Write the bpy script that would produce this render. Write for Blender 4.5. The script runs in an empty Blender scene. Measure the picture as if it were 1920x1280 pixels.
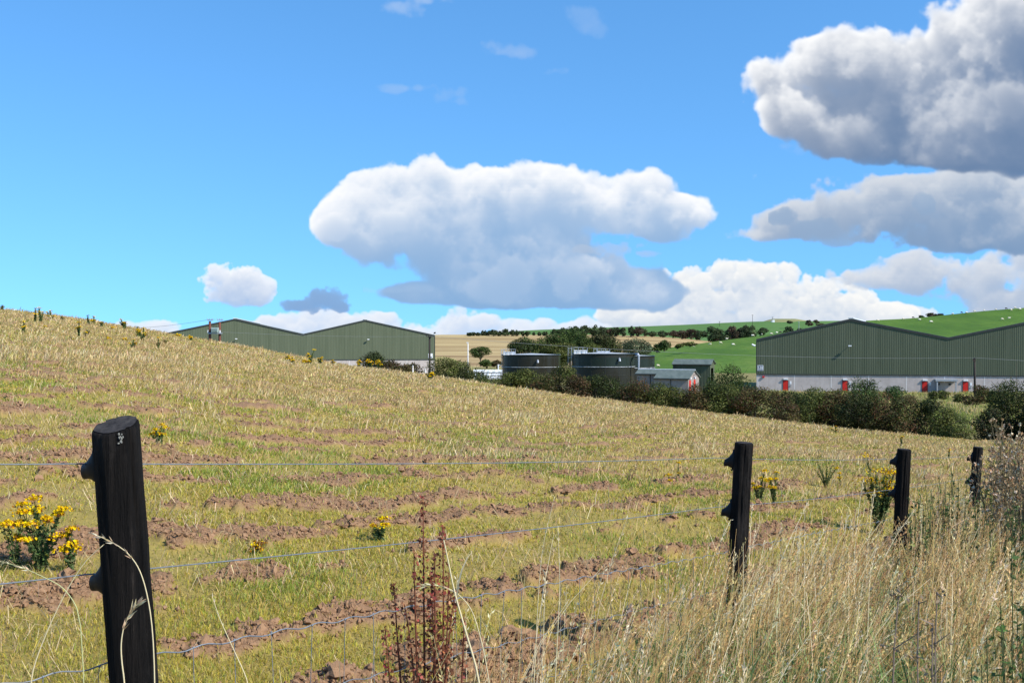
import bpy, math, time
import numpy as np
C = bpy.context.scene.collection
F, CX, CY = 2000.0, 960.0, 640.0        # focal length and centre of the photograph, in its pixels

# ------------------------------------------------------------------ helpers
def P(x, y, d):
    """the world point seen at pixel (x, y) of the photograph, d metres away along +Y"""
    return np.array([(x-CX)/F*d, d, (CY-y)/F*d])
def tag(o, label=None, cat=None, group=None, kind=None):
    if label: o['label'] = label
    if cat: o['category'] = cat
    if group: o['group'] = group
    if kind: o['kind'] = kind
    return o
ORG = {}     # where the mesh coordinates of a thing start from
def thing(name, label, cat, loc=(0, 0, 0), rz=0.0, group=None, local=False):
    o = bpy.data.objects.new(name, None); C.objects.link(o)
    o.empty_display_size = .2
    o.location = tuple(float(v) for v in loc); o.rotation_euler = (0, 0, rz)
    ORG[o.name] = np.asarray(loc, float) if not local else np.zeros(3)
    return tag(o, label, cat, group)
def hashn(ix, iy, iz, seed):
    h = (ix.astype(np.int64)*374761393+iy.astype(np.int64)*668265263+iz*2147483647+seed*974634777) & 0xffffffff
    h = ((h ^ (h >> 13))*1274126177) & 0xffffffff
    return ((h ^ (h >> 16)) & 0xffffff).astype(np.float64)/0xffffff
def vn(x, y, seed=0):
    ix = np.floor(x); iy = np.floor(y); fx = x-ix; fy = y-iy
    fx = fx*fx*(3-2*fx); fy = fy*fy*(3-2*fy)
    a = hashn(ix, iy, 0, seed); b = hashn(ix+1, iy, 0, seed); c = hashn(ix, iy+1, 0, seed); d = hashn(ix+1, iy+1, 0, seed)
    return (a*(1-fx)+b*fx)*(1-fy)+(c*(1-fx)+d*fx)*fy
def fbm(x, y, o=4, seed=0, gain=.5):
    s = 0; a = 1.0; t = 0
    for i in range(o):
        s = s+a*vn(x*2**i+i*17.3, y*2**i-i*9.1, seed+i); t += a; a *= gain
    return s/t
def ridged(x, y, o=3, seed=0):
    s = 0; a = 1.0; t = 0
    for i in range(o):
        s = s+a*(1-np.abs(vn(x*2**i+i*7.7, y*2**i+i*3.3, seed+i)*2-1)); t += a; a *= .5
    return s/t
def sst(x, a, b):
    t = np.clip((x-a)/(b-a), 0, 1); return t*t*(3-2*t)
class MB:
    """collects vertices, faces and vertex colours of one mesh"""
    def __init__(self): self.v = []; self.f3 = []; self.f4 = []; self.c = []; self.n = 0; self.big = []
    def add(self, v, f=(), col=None):
        v = np.asarray(v, float).reshape(-1, 3)
        f = np.asarray(f, int)
        if f.size:
            (self.f3 if f.shape[1] == 3 else self.f4).append(f+self.n)
        self.v.append(v); 
        c = np.ones((len(v), 4)); 
        if col is not None: c[:, :3] = np.asarray(col, float)
        self.c.append(c); self.n += len(v); return self.n-len(v)
    def ngon(self, pts, col=None):
        i = self.add(pts, (), col); self.big.append(list(range(i, i+len(pts))))
    def box(self, c, s, rz=0.0, col=None):
        x, y, z = np.asarray(s, float)/2
        v = np.array([[-x, -y, -z], [x, -y, -z], [x, y, -z], [-x, y, -z], [-x, -y, z], [x, -y, z], [x, y, z], [-x, y, z]])
        if rz:
            k, m = math.cos(rz), math.sin(rz); v = np.c_[v[:, 0]*k-v[:, 1]*m, v[:, 0]*m+v[:, 1]*k, v[:, 2]]
        self.add(v+np.asarray(c, float), [[0, 3, 2, 1], [4, 5, 6, 7], [0, 1, 5, 4], [1, 2, 6, 5], [2, 3, 7, 6], [3, 0, 4, 7]], col); return self
    def tube(self, pts, r, n=6, col=None, cap=True):
        pts = np.asarray(pts, float); m = len(pts); r = np.broadcast_to(np.asarray(r, float), (m,))
        t = np.gradient(pts, axis=0); t /= np.linalg.norm(t, axis=1)[:, None]+1e-12
        up = np.array([0, 0, 1.0]) if abs(t[0, 2]) < .9 else np.array([1.0, 0, 0])
        a = np.cross(t, up); a /= np.linalg.norm(a, axis=1)[:, None]+1e-12; b = np.cross(a, t)
        an = np.arange(n)/n*2*math.pi
        v = pts[:, None]+r[:, None, None]*(a[:, None]*np.cos(an)[None, :, None]+b[:, None]*np.sin(an)[None, :, None])
        i = np.arange(m-1)[:, None]*n; j = np.arange(n)[None]; k = (j+1) % n
        f = np.stack([i+j, i+k, i+n+k, i+n+j], -1).reshape(-1, 4)
        s = self.add(v.reshape(-1, 3), f, col)
        if cap and n > 2: self.big.append([s+q for q in range(n)][::-1]); self.big.append([s+(m-1)*n+q for q in range(n)])
        return self
    def grid(self, X, Y, Z, col=None):
        h, w = X.shape; i = (np.arange(h-1)[:, None]*w+np.arange(w-1)[None]).ravel()
        c = None if col is None else np.asarray(col).reshape(-1, 3)
        self.add(np.stack([X, Y, Z], -1).reshape(-1, 3), np.stack([i, i+1, i+w+1, i+w], -1), c); return self
    def prism(self, poly, a, b, col=None):
        """poly (n,3) swept along vector from +a to +b (3-vectors)"""
        poly = np.asarray(poly, float); n = len(poly)
        s = self.add(np.r_[poly+np.asarray(a), poly+np.asarray(b)], [[q, (q+1) % n, n+(q+1) % n, n+q] for q in range(n)], col)
        self.big.append([s+q for q in range(n)][::-1]); self.big.append([s+n+q for q in range(n)])
        return self
    def build(self, name, mat, parent=None, loc=None, smooth=False, attr=None):
        V = np.concatenate(self.v)
        org = ORG.get(parent.name, np.zeros(3)) if parent is not None else np.zeros(3)
        V = (V-org).astype(np.float32)
        f3 = np.concatenate(self.f3) if self.f3 else np.zeros((0, 3), int); f4 = np.concatenate(self.f4) if self.f4 else np.zeros((0, 4), int)
        bl = np.array([len(b) for b in self.big], int)
        loops = np.concatenate([f3.ravel(), f4.ravel(), np.array([q for b in self.big for q in b], int)]).astype(np.int32)
        tot = np.concatenate([np.full(len(f3), 3), np.full(len(f4), 4), bl]).astype(np.int32)
        me = bpy.data.meshes.new(name); me.vertices.add(len(V)); me.vertices.foreach_set('co', V.ravel())
        me.loops.add(len(loops)); me.loops.foreach_set('vertex_index', loops)
        me.polygons.add(len(tot)); me.polygons.foreach_set('loop_start', np.r_[0, np.cumsum(tot)[:-1]].astype(np.int32))
        me.polygons.foreach_set('use_smooth', np.full(len(tot), bool(smooth)))
        a = me.color_attributes.new('col', 'FLOAT_COLOR', 'POINT'); a.data.foreach_set('color', np.concatenate(self.c).astype(np.float32).ravel())
        if attr is not None:
            for k, val in attr.items():
                q = me.attributes.new(k, 'FLOAT', 'POINT'); q.data.foreach_set('value', np.asarray(val, np.float32).ravel())
        me.update(calc_edges=True); me.validate()
        me.materials.append(mat)
        o = bpy.data.objects.new(name, me); C.objects.link(o)
        if parent is not None: o.parent = parent; ORG[o.name] = org
        if loc is not None: o.location = tuple(float(q) for q in loc)
        return o

# ------------------------------------------------------------------ materials
def mat(name, base=(.5, .5, .5), rough=.8, metal=0.0, spec=.3):
    m = bpy.data.materials.new(name); m.use_nodes = True
    nt = m.node_tree; b = nt.nodes['Principled BSDF']
    b.inputs['Base Color'].default_value = (*base, 1); b.inputs['Roughness'].default_value = rough
    b.inputs['Metallic'].default_value = metal; b.inputs['Specular IOR Level'].default_value = spec
    return m, nt, b
def N(nt, t, **kw):
    n = nt.nodes.new(t)
    for k, v in kw.items():
        if k in n.inputs: n.inputs[k].default_value = v
        else: setattr(n, k, v)
    return n
def noise(nt, scale, detail=4, rough=.6, vec=None, dist=0.0):
    n = N(nt, 'ShaderNodeTexNoise'); n.inputs['Scale'].default_value = scale; n.inputs['Detail'].default_value = detail
    n.inputs['Roughness'].default_value = rough; n.inputs['Distortion'].default_value = dist
    if vec is not None: nt.links.new(vec, n.inputs['Vector'])
    return n.outputs['Fac']
def coord(nt, scale=(1, 1, 1), rot=(0, 0, 0)):
    t = N(nt, 'ShaderNodeTexCoord'); mp = N(nt, 'ShaderNodeMapping')
    mp.inputs['Scale'].default_value = scale; mp.inputs['Rotation'].default_value = rot
    nt.links.new(t.outputs['Object'], mp.inputs['Vector']); return mp.outputs['Vector']
def ramp(nt, fac, stops):
    r = N(nt, 'ShaderNodeValToRGB'); e = r.color_ramp.elements
    e[0].position, e[0].color = stops[0][0], (*stops[0][1], 1); e[1].position, e[1].color = stops[-1][0], (*stops[-1][1], 1)
    for p, c in stops[1:-1]: q = e.new(p); q.color = (*c, 1)
    nt.links.new(fac, r.inputs['Fac']); return r.outputs['Color']
def mix(nt, fac, a, b, mode='MIX'):
    n = N(nt, 'ShaderNodeMix', data_type='RGBA', blend_type=mode)
    for s, v in ((n.inputs[6], a), (n.inputs[7], b)):
        if isinstance(v, tuple): s.default_value = (*v, 1)
        else: nt.links.new(v, s)
    if isinstance(fac, (int, float)): n.inputs[0].default_value = fac
    else: nt.links.new(fac, n.inputs[0])
    return n.outputs[2]
def bump(nt, b, h, strength=.5, dist=.02):
    n = N(nt, 'ShaderNodeBump'); n.inputs['Strength'].default_value = strength; n.inputs['Distance'].default_value = dist
    nt.links.new(h, n.inputs['Height']); nt.links.new(n.outputs['Normal'], b.inputs['Normal'])
def noisy(name, c1, c2, scale, rough=.8, metal=0.0, spec=.3, stretch=(1, 1, 1), detail=5, bmp=0.0, bscale=None, bdist=.01):
    m, nt, b = mat(name, c1, rough, metal, spec)
    f = noise(nt, scale, detail, .6, coord(nt, stretch))
    nt.links.new(ramp(nt, f, [(.3, c1), (.7, c2)]), b.inputs['Base Color'])
    if bmp: bump(nt, b, noise(nt, bscale or scale*3, 6, .6, coord(nt, stretch)), bmp, bdist)
    return m
def leafmat(name, trans=.3, rough=.55, spec=.25):
    """leaf, blade or petal: the colour is the one each leaf carries"""
    m = bpy.data.materials.new(name); m.use_nodes = True; nt = m.node_tree; nt.nodes.remove(nt.nodes['Principled BSDF'])
    out = nt.nodes['Material Output']
    a = N(nt, 'ShaderNodeAttribute', attribute_name='col')
    d = N(nt, 'ShaderNodeBsdfDiffuse'); t = N(nt, 'ShaderNodeBsdfTranslucent'); g = N(nt, 'ShaderNodeBsdfGlossy')
    g.inputs['Roughness'].default_value = rough
    nt.links.new(a.outputs['Color'], d.inputs['Color']); nt.links.new(a.outputs['Color'], t.inputs['Color'])
    x = N(nt, 'ShaderNodeMixShader'); x.inputs[0].default_value = trans
    nt.links.new(d.outputs[0], x.inputs[1]); nt.links.new(t.outputs[0], x.inputs[2])
    if spec:
        y = N(nt, 'ShaderNodeMixShader'); y.inputs[0].default_value = spec*.12
        nt.links.new(x.outputs[0], y.inputs[1]); nt.links.new(g.outputs[0], y.inputs[2]); x = y
    nt.links.new(x.outputs[0], out.inputs['Surface']); return m
M = {}
M['grass'] = leafmat('grass_blades', .35); M['straw'] = leafmat('dry_straw', .3, spec=.1); M['leaf'] = leafmat('leaves', .25, spec=.12)
M['petal'] = leafmat('petals', .25, spec=0); M['matte'] = leafmat('matte_painted_parts', 0.0, spec=0)
M['bark'] = noisy('bark', (.05, .038, .028), (.12, .095, .07), 6, .9, stretch=(1, 1, .2), bmp=.4)
M['clad'] = noisy('green_cladding', (.078, .094, .056), (.104, .120, .074), 1.3, .6, spec=.2, stretch=(1, 1, .05))
M['sunlit'] = noisy('sunlit_green_cladding', (.098, .116, .070), (.126, .144, .090), 1.1, .7, spec=.15, stretch=(1, 1, .06))  # same green cladding, lighter: the left front's stronger sun is put into the colour
M['flash'] = noisy('dark_flashing', (.03, .033, .03), (.045, .05, .045), 2, .6)
M['roofm'] = noisy('grey_green_roof', (.095, .12, .10), (.15, .175, .15), 1.5, .65, stretch=(1, .2, 1))
m, nt, b = mat('grey_roughcast', (.5, .44, .4), .95, 0, .1); c = coord(nt)
col = ramp(nt, noise(nt, .8, 5, .6, c), [(.3, (.45, .39, .355)), (.7, (.54, .475, .435))])
nt.links.new(mix(nt, ramp(nt, noise(nt, 1.1, 6, .65, coord(nt, (1, 1, .12))), [(.5, (0,)*3), (.8, (.55,)*3)]), col, (.30, .26, .23)), b.inputs['Base Color']); M['render'] = m
M['roughcast'] = noisy('weathered_roughcast', (.27, .225, .195), (.35, .295, .26), 1.5, .95, spec=.1)
M['joint'] = noisy('pale_sealant', (.66, .62, .58), (.74, .7, .66), 3, .8)
M['red'] = noisy('red_paint', (.52, .018, .012), (.62, .028, .018), 2, .45)
M['white'] = noisy('white_paint', (.72, .73, .74), (.82, .82, .82), 3, .6)
M['grey'] = noisy('grey_plastic', (.3, .32, .33), (.38, .40, .41), 3, .6)
M['galv'] = noisy('galvanised_steel', (.34, .36, .38), (.52, .54, .56), 9, .5, metal=.5, spec=.4)
M['ring'] = noisy('worn_ring', (.16, .17, .17), (.62, .64, .65), 1.6, .5, detail=6)
M['tankroof'] = noisy('weathered_tank_roof', (.36, .38, .39), (.5, .52, .53), 1.5, .6)
M['wire'] = noisy('galvanised_wire', (.15, .165, .18), (.22, .24, .26), 40, .55, metal=.4, spec=.5)
M['black'] = noisy('black_plastic', (.006, .006, .007), (.013, .013, .015), 20, .55, spec=.25)
M['dark'] = noisy('shade_and_black', (.008, .009, .009), (.015, .016, .016), 3, .8)  # near black, for painted doorway shade and one pole insulator
M['roofpanel'] = noisy('pale_grey_panel', (.55, .57, .58), (.68, .70, .71), 2, .55)
M['signblue'] = noisy('dark_blue_sign', (.02, .035, .07), (.03, .045, .085), 5, .5)
M['trafo'] = noisy('pale_green_enamel', (.30, .38, .34), (.36, .44, .40), 4, .5)
M['pole'] = noisy('creosoted_pole', (.022, .016, .013), (.045, .033, .026), 5, .8, stretch=(1, 1, .1))
M['polered'] = noisy('red_brown_pole', (.10, .032, .02), (.19, .07, .045), 3, .8, stretch=(1, 1, .15))
M['cable'] = noisy('cable', (.16, .17, .18), (.22, .23, .24), 5, .6)
M['sheet'] = noisy('white_sheeting', (.74, .76, .78), (.84, .85, .86), .8, .5, bmp=.4, bscale=2.5, bdist=.05)
# tank enamel: glossy dark green-brown sheets
def tankmat(name, a, b_):
    m, nt, b = mat(name, a, .3, 0, .22)
    nt.links.new(ramp(nt, noise(nt, .5, 4, .6, coord(nt, (1, 1, .3))), [(.3, a), (.7, b_)]), b.inputs['Base Color'])
    nt.links.new(ramp(nt, noise(nt, 1.3, 4, .6, coord(nt)), [(.3, (.16,)*3), (.75, (.32,)*3)]), b.inputs['Roughness'])
    return m
M['tank'] = tankmat('dark_green_enamel', (.016, .024, .017), (.022, .031, .023)); M['tankb'] = tankmat('brown_green_enamel', (.021, .021, .014), (.028, .027, .019))
# creosoted fence post
m, nt, b = mat('tarred_wood', (.012, .011, .011), .8, 0, .12)
v = coord(nt, (1, 1, .05)); f = noise(nt, 55, 6, .75, v); f2 = noise(nt, 5, 5, .7, coord(nt, (1, 1, .35)))
nt.links.new(mix(nt, ramp(nt, f2, [(.54, (0, 0, 0)), (.72, (1, 1, 1))]), ramp(nt, f, [(.35, (.003, .0027, .0025)), (.66, (.016, .013, .011)), (.80, (.065, .052, .042))]), ramp(nt, f, [(.3, (.010, .008, .007)), (.75, (.085, .072, .062))])), b.inputs['Base Color'])
bump(nt, b, f, 1.0, .03); M['tar'] = m
M['endgrain'] = noisy('weathered_end_grain', (.022, .020, .019), (.065, .058, .053), 45, .9, spec=.1, bmp=.5, bscale=60)
# sign board lettering reads as real geometry (text curves)

# ------------------------------------------------------------------ ground shapes
_sx = np.array([-900, -500, -200, 0, 80, 160, 320, 480, 640, 800, 960, 1130, 1300, 1500, 1700, 1820, 2000, 2400, 2900.])
_sy = np.array([548, 556, 568, 580, 589, 600, 627, 655, 684, 704, 727, 750, 771, 796, 816, 826, 838, 856, 870.])
_tx = np.arange(-900, 2901, 4.0); _t = np.interp(_tx, _sx, _sy); _k = np.ones(21)/21
_t = np.convolve(np.pad(_t, 10, 'edge'), _k, 'valid')
def sil(px): return np.interp(px, _tx, _t)
def crest(px): return np.interp(px, [-900, 0, 600, 1000, 1500, 1900, 2900], [62, 64, 66, 64, 56, 50, 46])
Z0 = -1.65
def zbase(X, Y):
    px = np.clip(X/Y*F+CX, -890, 2890); D = crest(px); e = (CY-sil(px))/F; s = e-Z0/D
    return np.where(Y < D, Z0+s*Y, Z0+s*D+(Y-D)*(e-.055))
def soil(X, Y):
    """how bare the ground is (0 grass .. 1 soil)"""
    v = -.83*X+.557*Y; u = .557*X+.83*Y
    v = v+.5*(fbm(u*.3, v*.4, 3, 5)-.5)
    row = .5+.5*np.cos(2*math.pi*v/1.05)
    n = fbm(u*.55, v*1.5, 3, 11); n2 = fbm(X*3.1, Y*3.1, 4, 23, .6)
    thr = np.interp(Y, [3, 8, 16, 26, 40, 60], [.60, .65, .76, .88, .98, 1.08])
    return sst(row**2*.78+(n-.5)*1.6+(n2-.5)*1.7+.17, thr-.02, thr+.16)
def hum(X, Y):
    return (fbm(X*.9, Y*.9, 3, 41)-.5)*.14+(fbm(X*4, Y*4, 3, 43)-.5)*.035
def clodh(X, Y, m=None):
    if m is None: m = soil(X, Y)
    return .8*m*(-.012+.15*ridged(X*3.2, Y*3.2, 4, 61)**2*vn(X*1.3, Y*1.3, 77)+.06*ridged(X*9, Y*9, 3, 63)**2+.06*(fbm(X*24, Y*24, 3, 67, .75)-.3))
def zfield(X, Y): return zbase(X, Y)+hum(X, Y)
def field_depth(px, py):
    """distance at which the sight line through a pixel meets the field"""
    d = np.linspace(3, 75, 1600); u = (px-CX)/F
    z = zbase(u*d, d); zz = (CY-py)/F*d
    hit = np.nonzero(zz <= z+.005)[0]
    return float(d[hit[0]]) if len(hit) else float(crest(px))
# fence line on the ground plan
FA = np.array([-.99, 2.65]); FD = np.array([.557, .830]); FN = np.array([-.83, .557])
def fence_t(px):
    u = (px-CX)/F; return (u*FA[1]-FA[0])/(FD[0]-FD[1]*u)
def fence_xy(t): return FA[0]+FD[0]*t, FA[1]+FD[1]*t
def zverge(X, Y): return -1.62-.017*Y-.1*X+(fbm(X*1.1, Y*1.1, 3, 91)-.5)*.12

# ------------------------------------------------------------------ the field
def build_field():
    u = np.r_[-3, -2.4, -1.9, -1.5, -1.2, -1, -.88, np.linspace(-.78, .78, 720), .88, 1, 1.2, 1.5, 1.9, 2.4, 3]; Y = np.r_[.5, .8, 1.1, 1.4, 1.6, 1.8*1.00455**np.arange(870)]
    Y = Y[Y < 92]
    U, YY = np.meshgrid(u, Y); X = U*YY
    m = soil(X, YY); Z = zfield(X, YY)+clodh(X, YY, m)
    mb = MB(); mb.grid(X, YY, Z)
    mt, nt, b = mat('field_soil_and_turf', (.2, .15, .06), .95, 0, .1)
    c = coord(nt)
    soilc = mix(nt, noise(nt, 9, 6, .65, c), (.205, .112, .060), (.435, .265, .147))
    soilc = mix(nt, ramp(nt, noise(nt, 45, 4, .6, c), [(.25, (1, 1, 1)), (.5, (0, 0, 0))]), soilc, (.13, .066, .036))
    turf = mix(nt, noise(nt, 1.3, 5, .6, c), (.40, .33, .055), (.52, .38, .11))
    turf = mix(nt, noise(nt, 30, 3, .6, c), turf, (.24, .18, .07))
    at = N(nt, 'ShaderNodeAttribute', attribute_name='bare')
    nt.links.new(mix(nt, at.outputs['Fac'], turf, soilc), b.inputs['Base Color'])
    bump(nt, b, noise(nt, 38, 8, .7, c), .9, .03)
    tag(mb.build('field', mt, smooth=True, attr={'bare': m}), kind='structure')
def blades(mb, X, Y, Z, h, w, az, lean, col, tipcol=None):
    n = len(X); b = np.stack([X, Y, Z], -1)
    d = np.stack([np.cos(az), np.sin(az), np.zeros(n)], -1); ra = RNG.uniform(0, 2*np.pi, n)
    p = np.stack([np.cos(ra), np.sin(ra), np.zeros(n)], -1)*(w/2)[:, None]
    up = np.array([0, 0, 1.0])
    mid = b+d*(lean*h*.32)[:, None]+up*(h*.56*np.sqrt(1-np.minimum(lean, .95)**2*.3))[:, None]
    tip = b+d*(lean*h)[:, None]+up*(h*np.sqrt(np.maximum(1-lean**2, .05)))[:, None]
    v = np.stack([b-p, b+p, mid-p*.85, mid+p*.85, tip], 1).reshape(-1, 3)
    i = np.arange(n)[:, None]*5
    f = np.concatenate([i+np.array([[0, 1, 3]]), i+np.array([[0, 3, 2]]), i+np.array([[2, 3, 4]])])
    mb.add(v, f, np.repeat(col, 5, 0))
RNG = np.random.default_rng(7)
def pick(n, cols, w=None, jit=.18):
    cols = np.array(cols); i = RNG.choice(len(cols), n, p=None if w is None else np.array(w)/sum(w))
    return np.clip(cols[i]*(1+RNG.normal(0, jit, (n, 1)))*(1+RNG.normal(0, .06, (n, 3))), .003, .95)
def sampY(n, a, b, q):
    r = RNG.random(n); return (r*(b**q-a**q)+a**q)**(1/q)
def field_grass():
    # short yellow-green turf
    n = 760000; Y = sampY(n, 3.4, 62, .32); U = RNG.uniform(-.58, .58, n); X = U*Y
    m = soil(X, Y); dens = fbm(X*.8, Y*.8, 3, 131)
    keep = (RNG.random(n) < np.where(m > .35, .10, 1.0)) & (RNG.random(n) < np.clip((dens-.27)*2.8, .25, 1))
    X, Y, m = X[keep], Y[keep], m[keep]; n = len(X)
    px = X/Y*F+CX; ok = Y < crest(px)+3; X, Y, m = X[ok], Y[ok], m[ok]; n = len(X)
    green = sst(fbm(X*.42, Y*.42, 3, 141), .5, .66); far = sst(Y, 14, 34)
    h = RNG.uniform(.018, .058, n)*(1+.6*green)*(1+.9*far); w = np.maximum(.0042, .00085*Y)
    col = pick(n, [(.47, .37, .045), (.42, .36, .046), (.33, .32, .042), (.52, .40, .085), (.42, .30, .075), (.58, .45, .17)], [3.4, 3.4, 2.2, 2.2, 1.4, 1.3])
    g = pick(n, [(.26, .31, .042), (.32, .35, .046), (.20, .26, .04)], [3, 2, 2]); sel = RNG.random(n) < green*.75+.07
    col[sel] = g[sel]
    tan = pick(n, [(.66, .49, .22), (.56, .41, .17), (.48, .32, .14), (.50, .41, .10)], [3, 2.2, 1.2, 1.5]); sel = RNG.random(n) < far*.72
    col[sel] = tan[sel]
    mb = MB(); blades(mb, X, Y, zfield(X, Y)+clodh(X, Y, m)-.006, h, w, RNG.uniform(0, 6.283, n), RNG.uniform(.25, .92, n), col)
    # straw litter lying flat
    n = 30000; Y = sampY(n, 3.6, 30, .3); X = RNG.uniform(-.56, .56, n)*Y; k_ = RNG.random(n) < np.clip((fbm(X*.7, Y*.7, 3, 137)-.38)*3, .05, 1); X, Y = X[k_], Y[k_]; n = len(X)
    blades(mb, X, Y, zfield(X, Y)+clodh(X, Y)+.004, RNG.uniform(.05, .2, n), np.maximum(.003, .0006*Y), RNG.uniform(0, 6.283, n), RNG.uniform(.9, .985, n), pick(n, [(.66, .52, .29), (.56, .41, .20), (.44, .30, .14)]))
    tag(mb.build('field_turf', M['grass']), 'short yellow green turf covering the field', 'grass', kind='stuff')
    # long dry grass, thick towards the crest of the field
    n = 520000; Y = sampY(n, 6, 68, .55); U = RNG.uniform(-.58, .58, n); X = U*Y; px = U*F+CX
    m = soil(X, Y); patch = fbm(X*.22, Y*.22, 4, 151, .6)
    pr = np.clip(.012+.1*sst(Y, 9, 15)+.95*sst(Y+22*(patch-.5), 15, 30), 0, 1)*(1-.8*m)*(.25+1.1*fbm(X*1.1, Y*1.1, 2, 161))
    keep = (RNG.random(n) < pr) & (Y < crest(px)+2.5); X, Y, m = X[keep], Y[keep], m[keep]; n = len(X)
    tuft = fbm(X*1.7, Y*1.7, 2, 171)
    h = RNG.uniform(.06, .22, n)*(.4+1.15*tuft); w = np.maximum(.004, .00065*Y)
    az = np.where(RNG.random(n) < .55, RNG.normal(.1, .9, n), RNG.uniform(0, 6.283, n))
    v_ = -.83*X+.557*Y; u_ = .557*X+.83*Y
    mat_ = fbm(u_*.25, v_*.9, 4, 191, .6); pale = sst(fbm(X*.9, Y*.9, 3, 193), .52, .7)
    col = pick(n, [(.60, .44, .20), (.52, .37, .16), (.43, .28, .12), (.68, .52, .27), (.40, .32, .10)], [3, 3, 1.8, 1.5, 1.4])
    pl = pick(n, [(.78, .62, .36), (.68, .52, .28)]); sel = RNG.random(n) < pale*.45; col[sel] = pl[sel]
    ol = pick(n, [(.40, .36, .065), (.31, .31, .055), (.50, .41, .10)]); gsel = sst(mat_, .50, .62); sel = RNG.random(n) < gsel*.72; col[sel] = ol[sel]
    h = h*(1-.55*gsel)*(1+.35*pale)
    mb = MB(); blades(mb, X, Y, zfield(X, Y)+clodh(X, Y, m)-.01, h, w, az, np.clip(RNG.uniform(.35, .97, n)-.15*pale, .1, .97), col)
    tag(mb.build('dry_field_grass', M['straw']), 'long bleached dry grass over the upper field', 'grass', kind='stuff')
def icosa():
    t = (1+5**.5)/2
    v = np.array([[-1, t, 0], [1, t, 0], [-1, -t, 0], [1, -t, 0], [0, -1, t], [0, 1, t], [0, -1, -t], [0, 1, -t], [t, 0, -1], [t, 0, 1], [-t, 0, -1], [-t, 0, 1]])
    f = np.array([[0, 11, 5], [0, 5, 1], [0, 1, 7], [0, 7, 10], [0, 10, 11], [1, 5, 9], [5, 11, 4], [11, 10, 2], [10, 7, 6], [7, 1, 8], [3, 9, 4], [3, 4, 2], [3, 2, 6], [3, 6, 8], [3, 8, 9], [4, 9, 5], [2, 4, 11], [6, 2, 10], [8, 6, 7], [9, 8, 1]])
    v = v/np.linalg.norm(v[0]); global IF0; IF0 = f
    e = {}; v = list(v); nf = []
    for a, b, c in f:
        q = []
        for i, j in ((a, b), (b, c), (c, a)):
            k = (min(i, j), max(i, j))
            if k not in e: p = v[i]+v[j]; v.append(p/np.linalg.norm(p)); e[k] = len(v)-1
            q.append(e[k])
        nf += [[a, q[0], q[2]], [b, q[1], q[0]], [c, q[2], q[1]], q]
    return np.array(v), np.array(nf)
IV, IF = icosa()
def clods():
    n = 90000; Y = sampY(n, 3.6, 34, .5); X = RNG.uniform(-.55, .55, n)*Y; m = soil(X, Y)
    keep = RNG.random(n) < np.where(m > .45, .22, .0012)*(.2+1.6*sst(fbm(X*1.5, Y*1.5, 3, 181), .42, .66)); X, Y, m = X[keep], Y[keep], m[keep]; n = len(X)
    r = np.exp(RNG.normal(-4.05, .55, n)); r = np.clip(r, .007, .05)
    mb = MB(); z = zfield(X, Y)+clodh(X, Y, m)
    for i in range(n):
        s = RNG.uniform(.6, 1.25, 3)*r[i]; s[2] *= .75
        v = IV*(1+RNG.normal(0, .30, (len(IV), 1)))*s
        mb.add(v+[X[i], Y[i], z[i]+s[2]*.35], IF)
    n = 260000; Y = sampY(n, 3.6, 20, .3); X = RNG.uniform(-.55, .55, n)*Y; m = soil(X, Y); keep = RNG.random(n) < np.where(m > .25, .32, .002); X, Y, m = X[keep], Y[keep], m[keep]; n = len(X)
    z = zfield(X, Y)+clodh(X, Y, m); r = RNG.uniform(.003, .013, n)*(1+.04*Y)
    v = (IV[None, :12]*(1+RNG.normal(0, .3, (n, 12, 1))))*r[:, None, None]*RNG.uniform(.6, 1.3, (n, 1, 3))+np.stack([X, Y, z+r*.4], -1)[:, None]
    mb.add(v.reshape(-1, 3), (np.arange(n)[:, None, None]*12+IF0[None]).reshape(-1, 3))
    mt, nt, b = mat('clod_soil', (.2, .12, .08), .95, 0, .1); c = coord(nt)
    nt.links.new(mix(nt, noise(nt, 8, 5, .6, c), (.195, .108, .058), (.415, .25, .14)), b.inputs['Base Color'])
    bump(nt, b, noise(nt, 50, 5, .7, c), .8, .012)
    tag(mb.build('soil_clods', mt), 'crumbly brown clods thrown up along the scored rows', 'soil', kind='stuff')
def verge():
    X, Y = np.meshgrid(np.linspace(-10, 34, 300), np.linspace(-22, 30, 340))
    # camera side of the fence only: slide the grid so that its edge follows the fence
    w = X-(-10); x0 = FA[0]+(Y-FA[1])*FD[0]/FD[1]-.12
    X = x0+w; Z = zverge(X, Y)
    mt, nt, b = mat('verge_earth', (.12, .09, .05), .95, 0, .1); c = coord(nt)
    nt.links.new(mix(nt, noise(nt, 2.5, 6, .6, c), (.16, .13, .05), (.30, .22, .11)), b.inputs['Base Color']); bump(nt, b, noise(nt, 25, 6, .7, c), .8, .03)
    mb = MB(); mb.grid(X, Y, Z); tag(mb.build('verge', mt, smooth=True), kind='structure')
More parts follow.
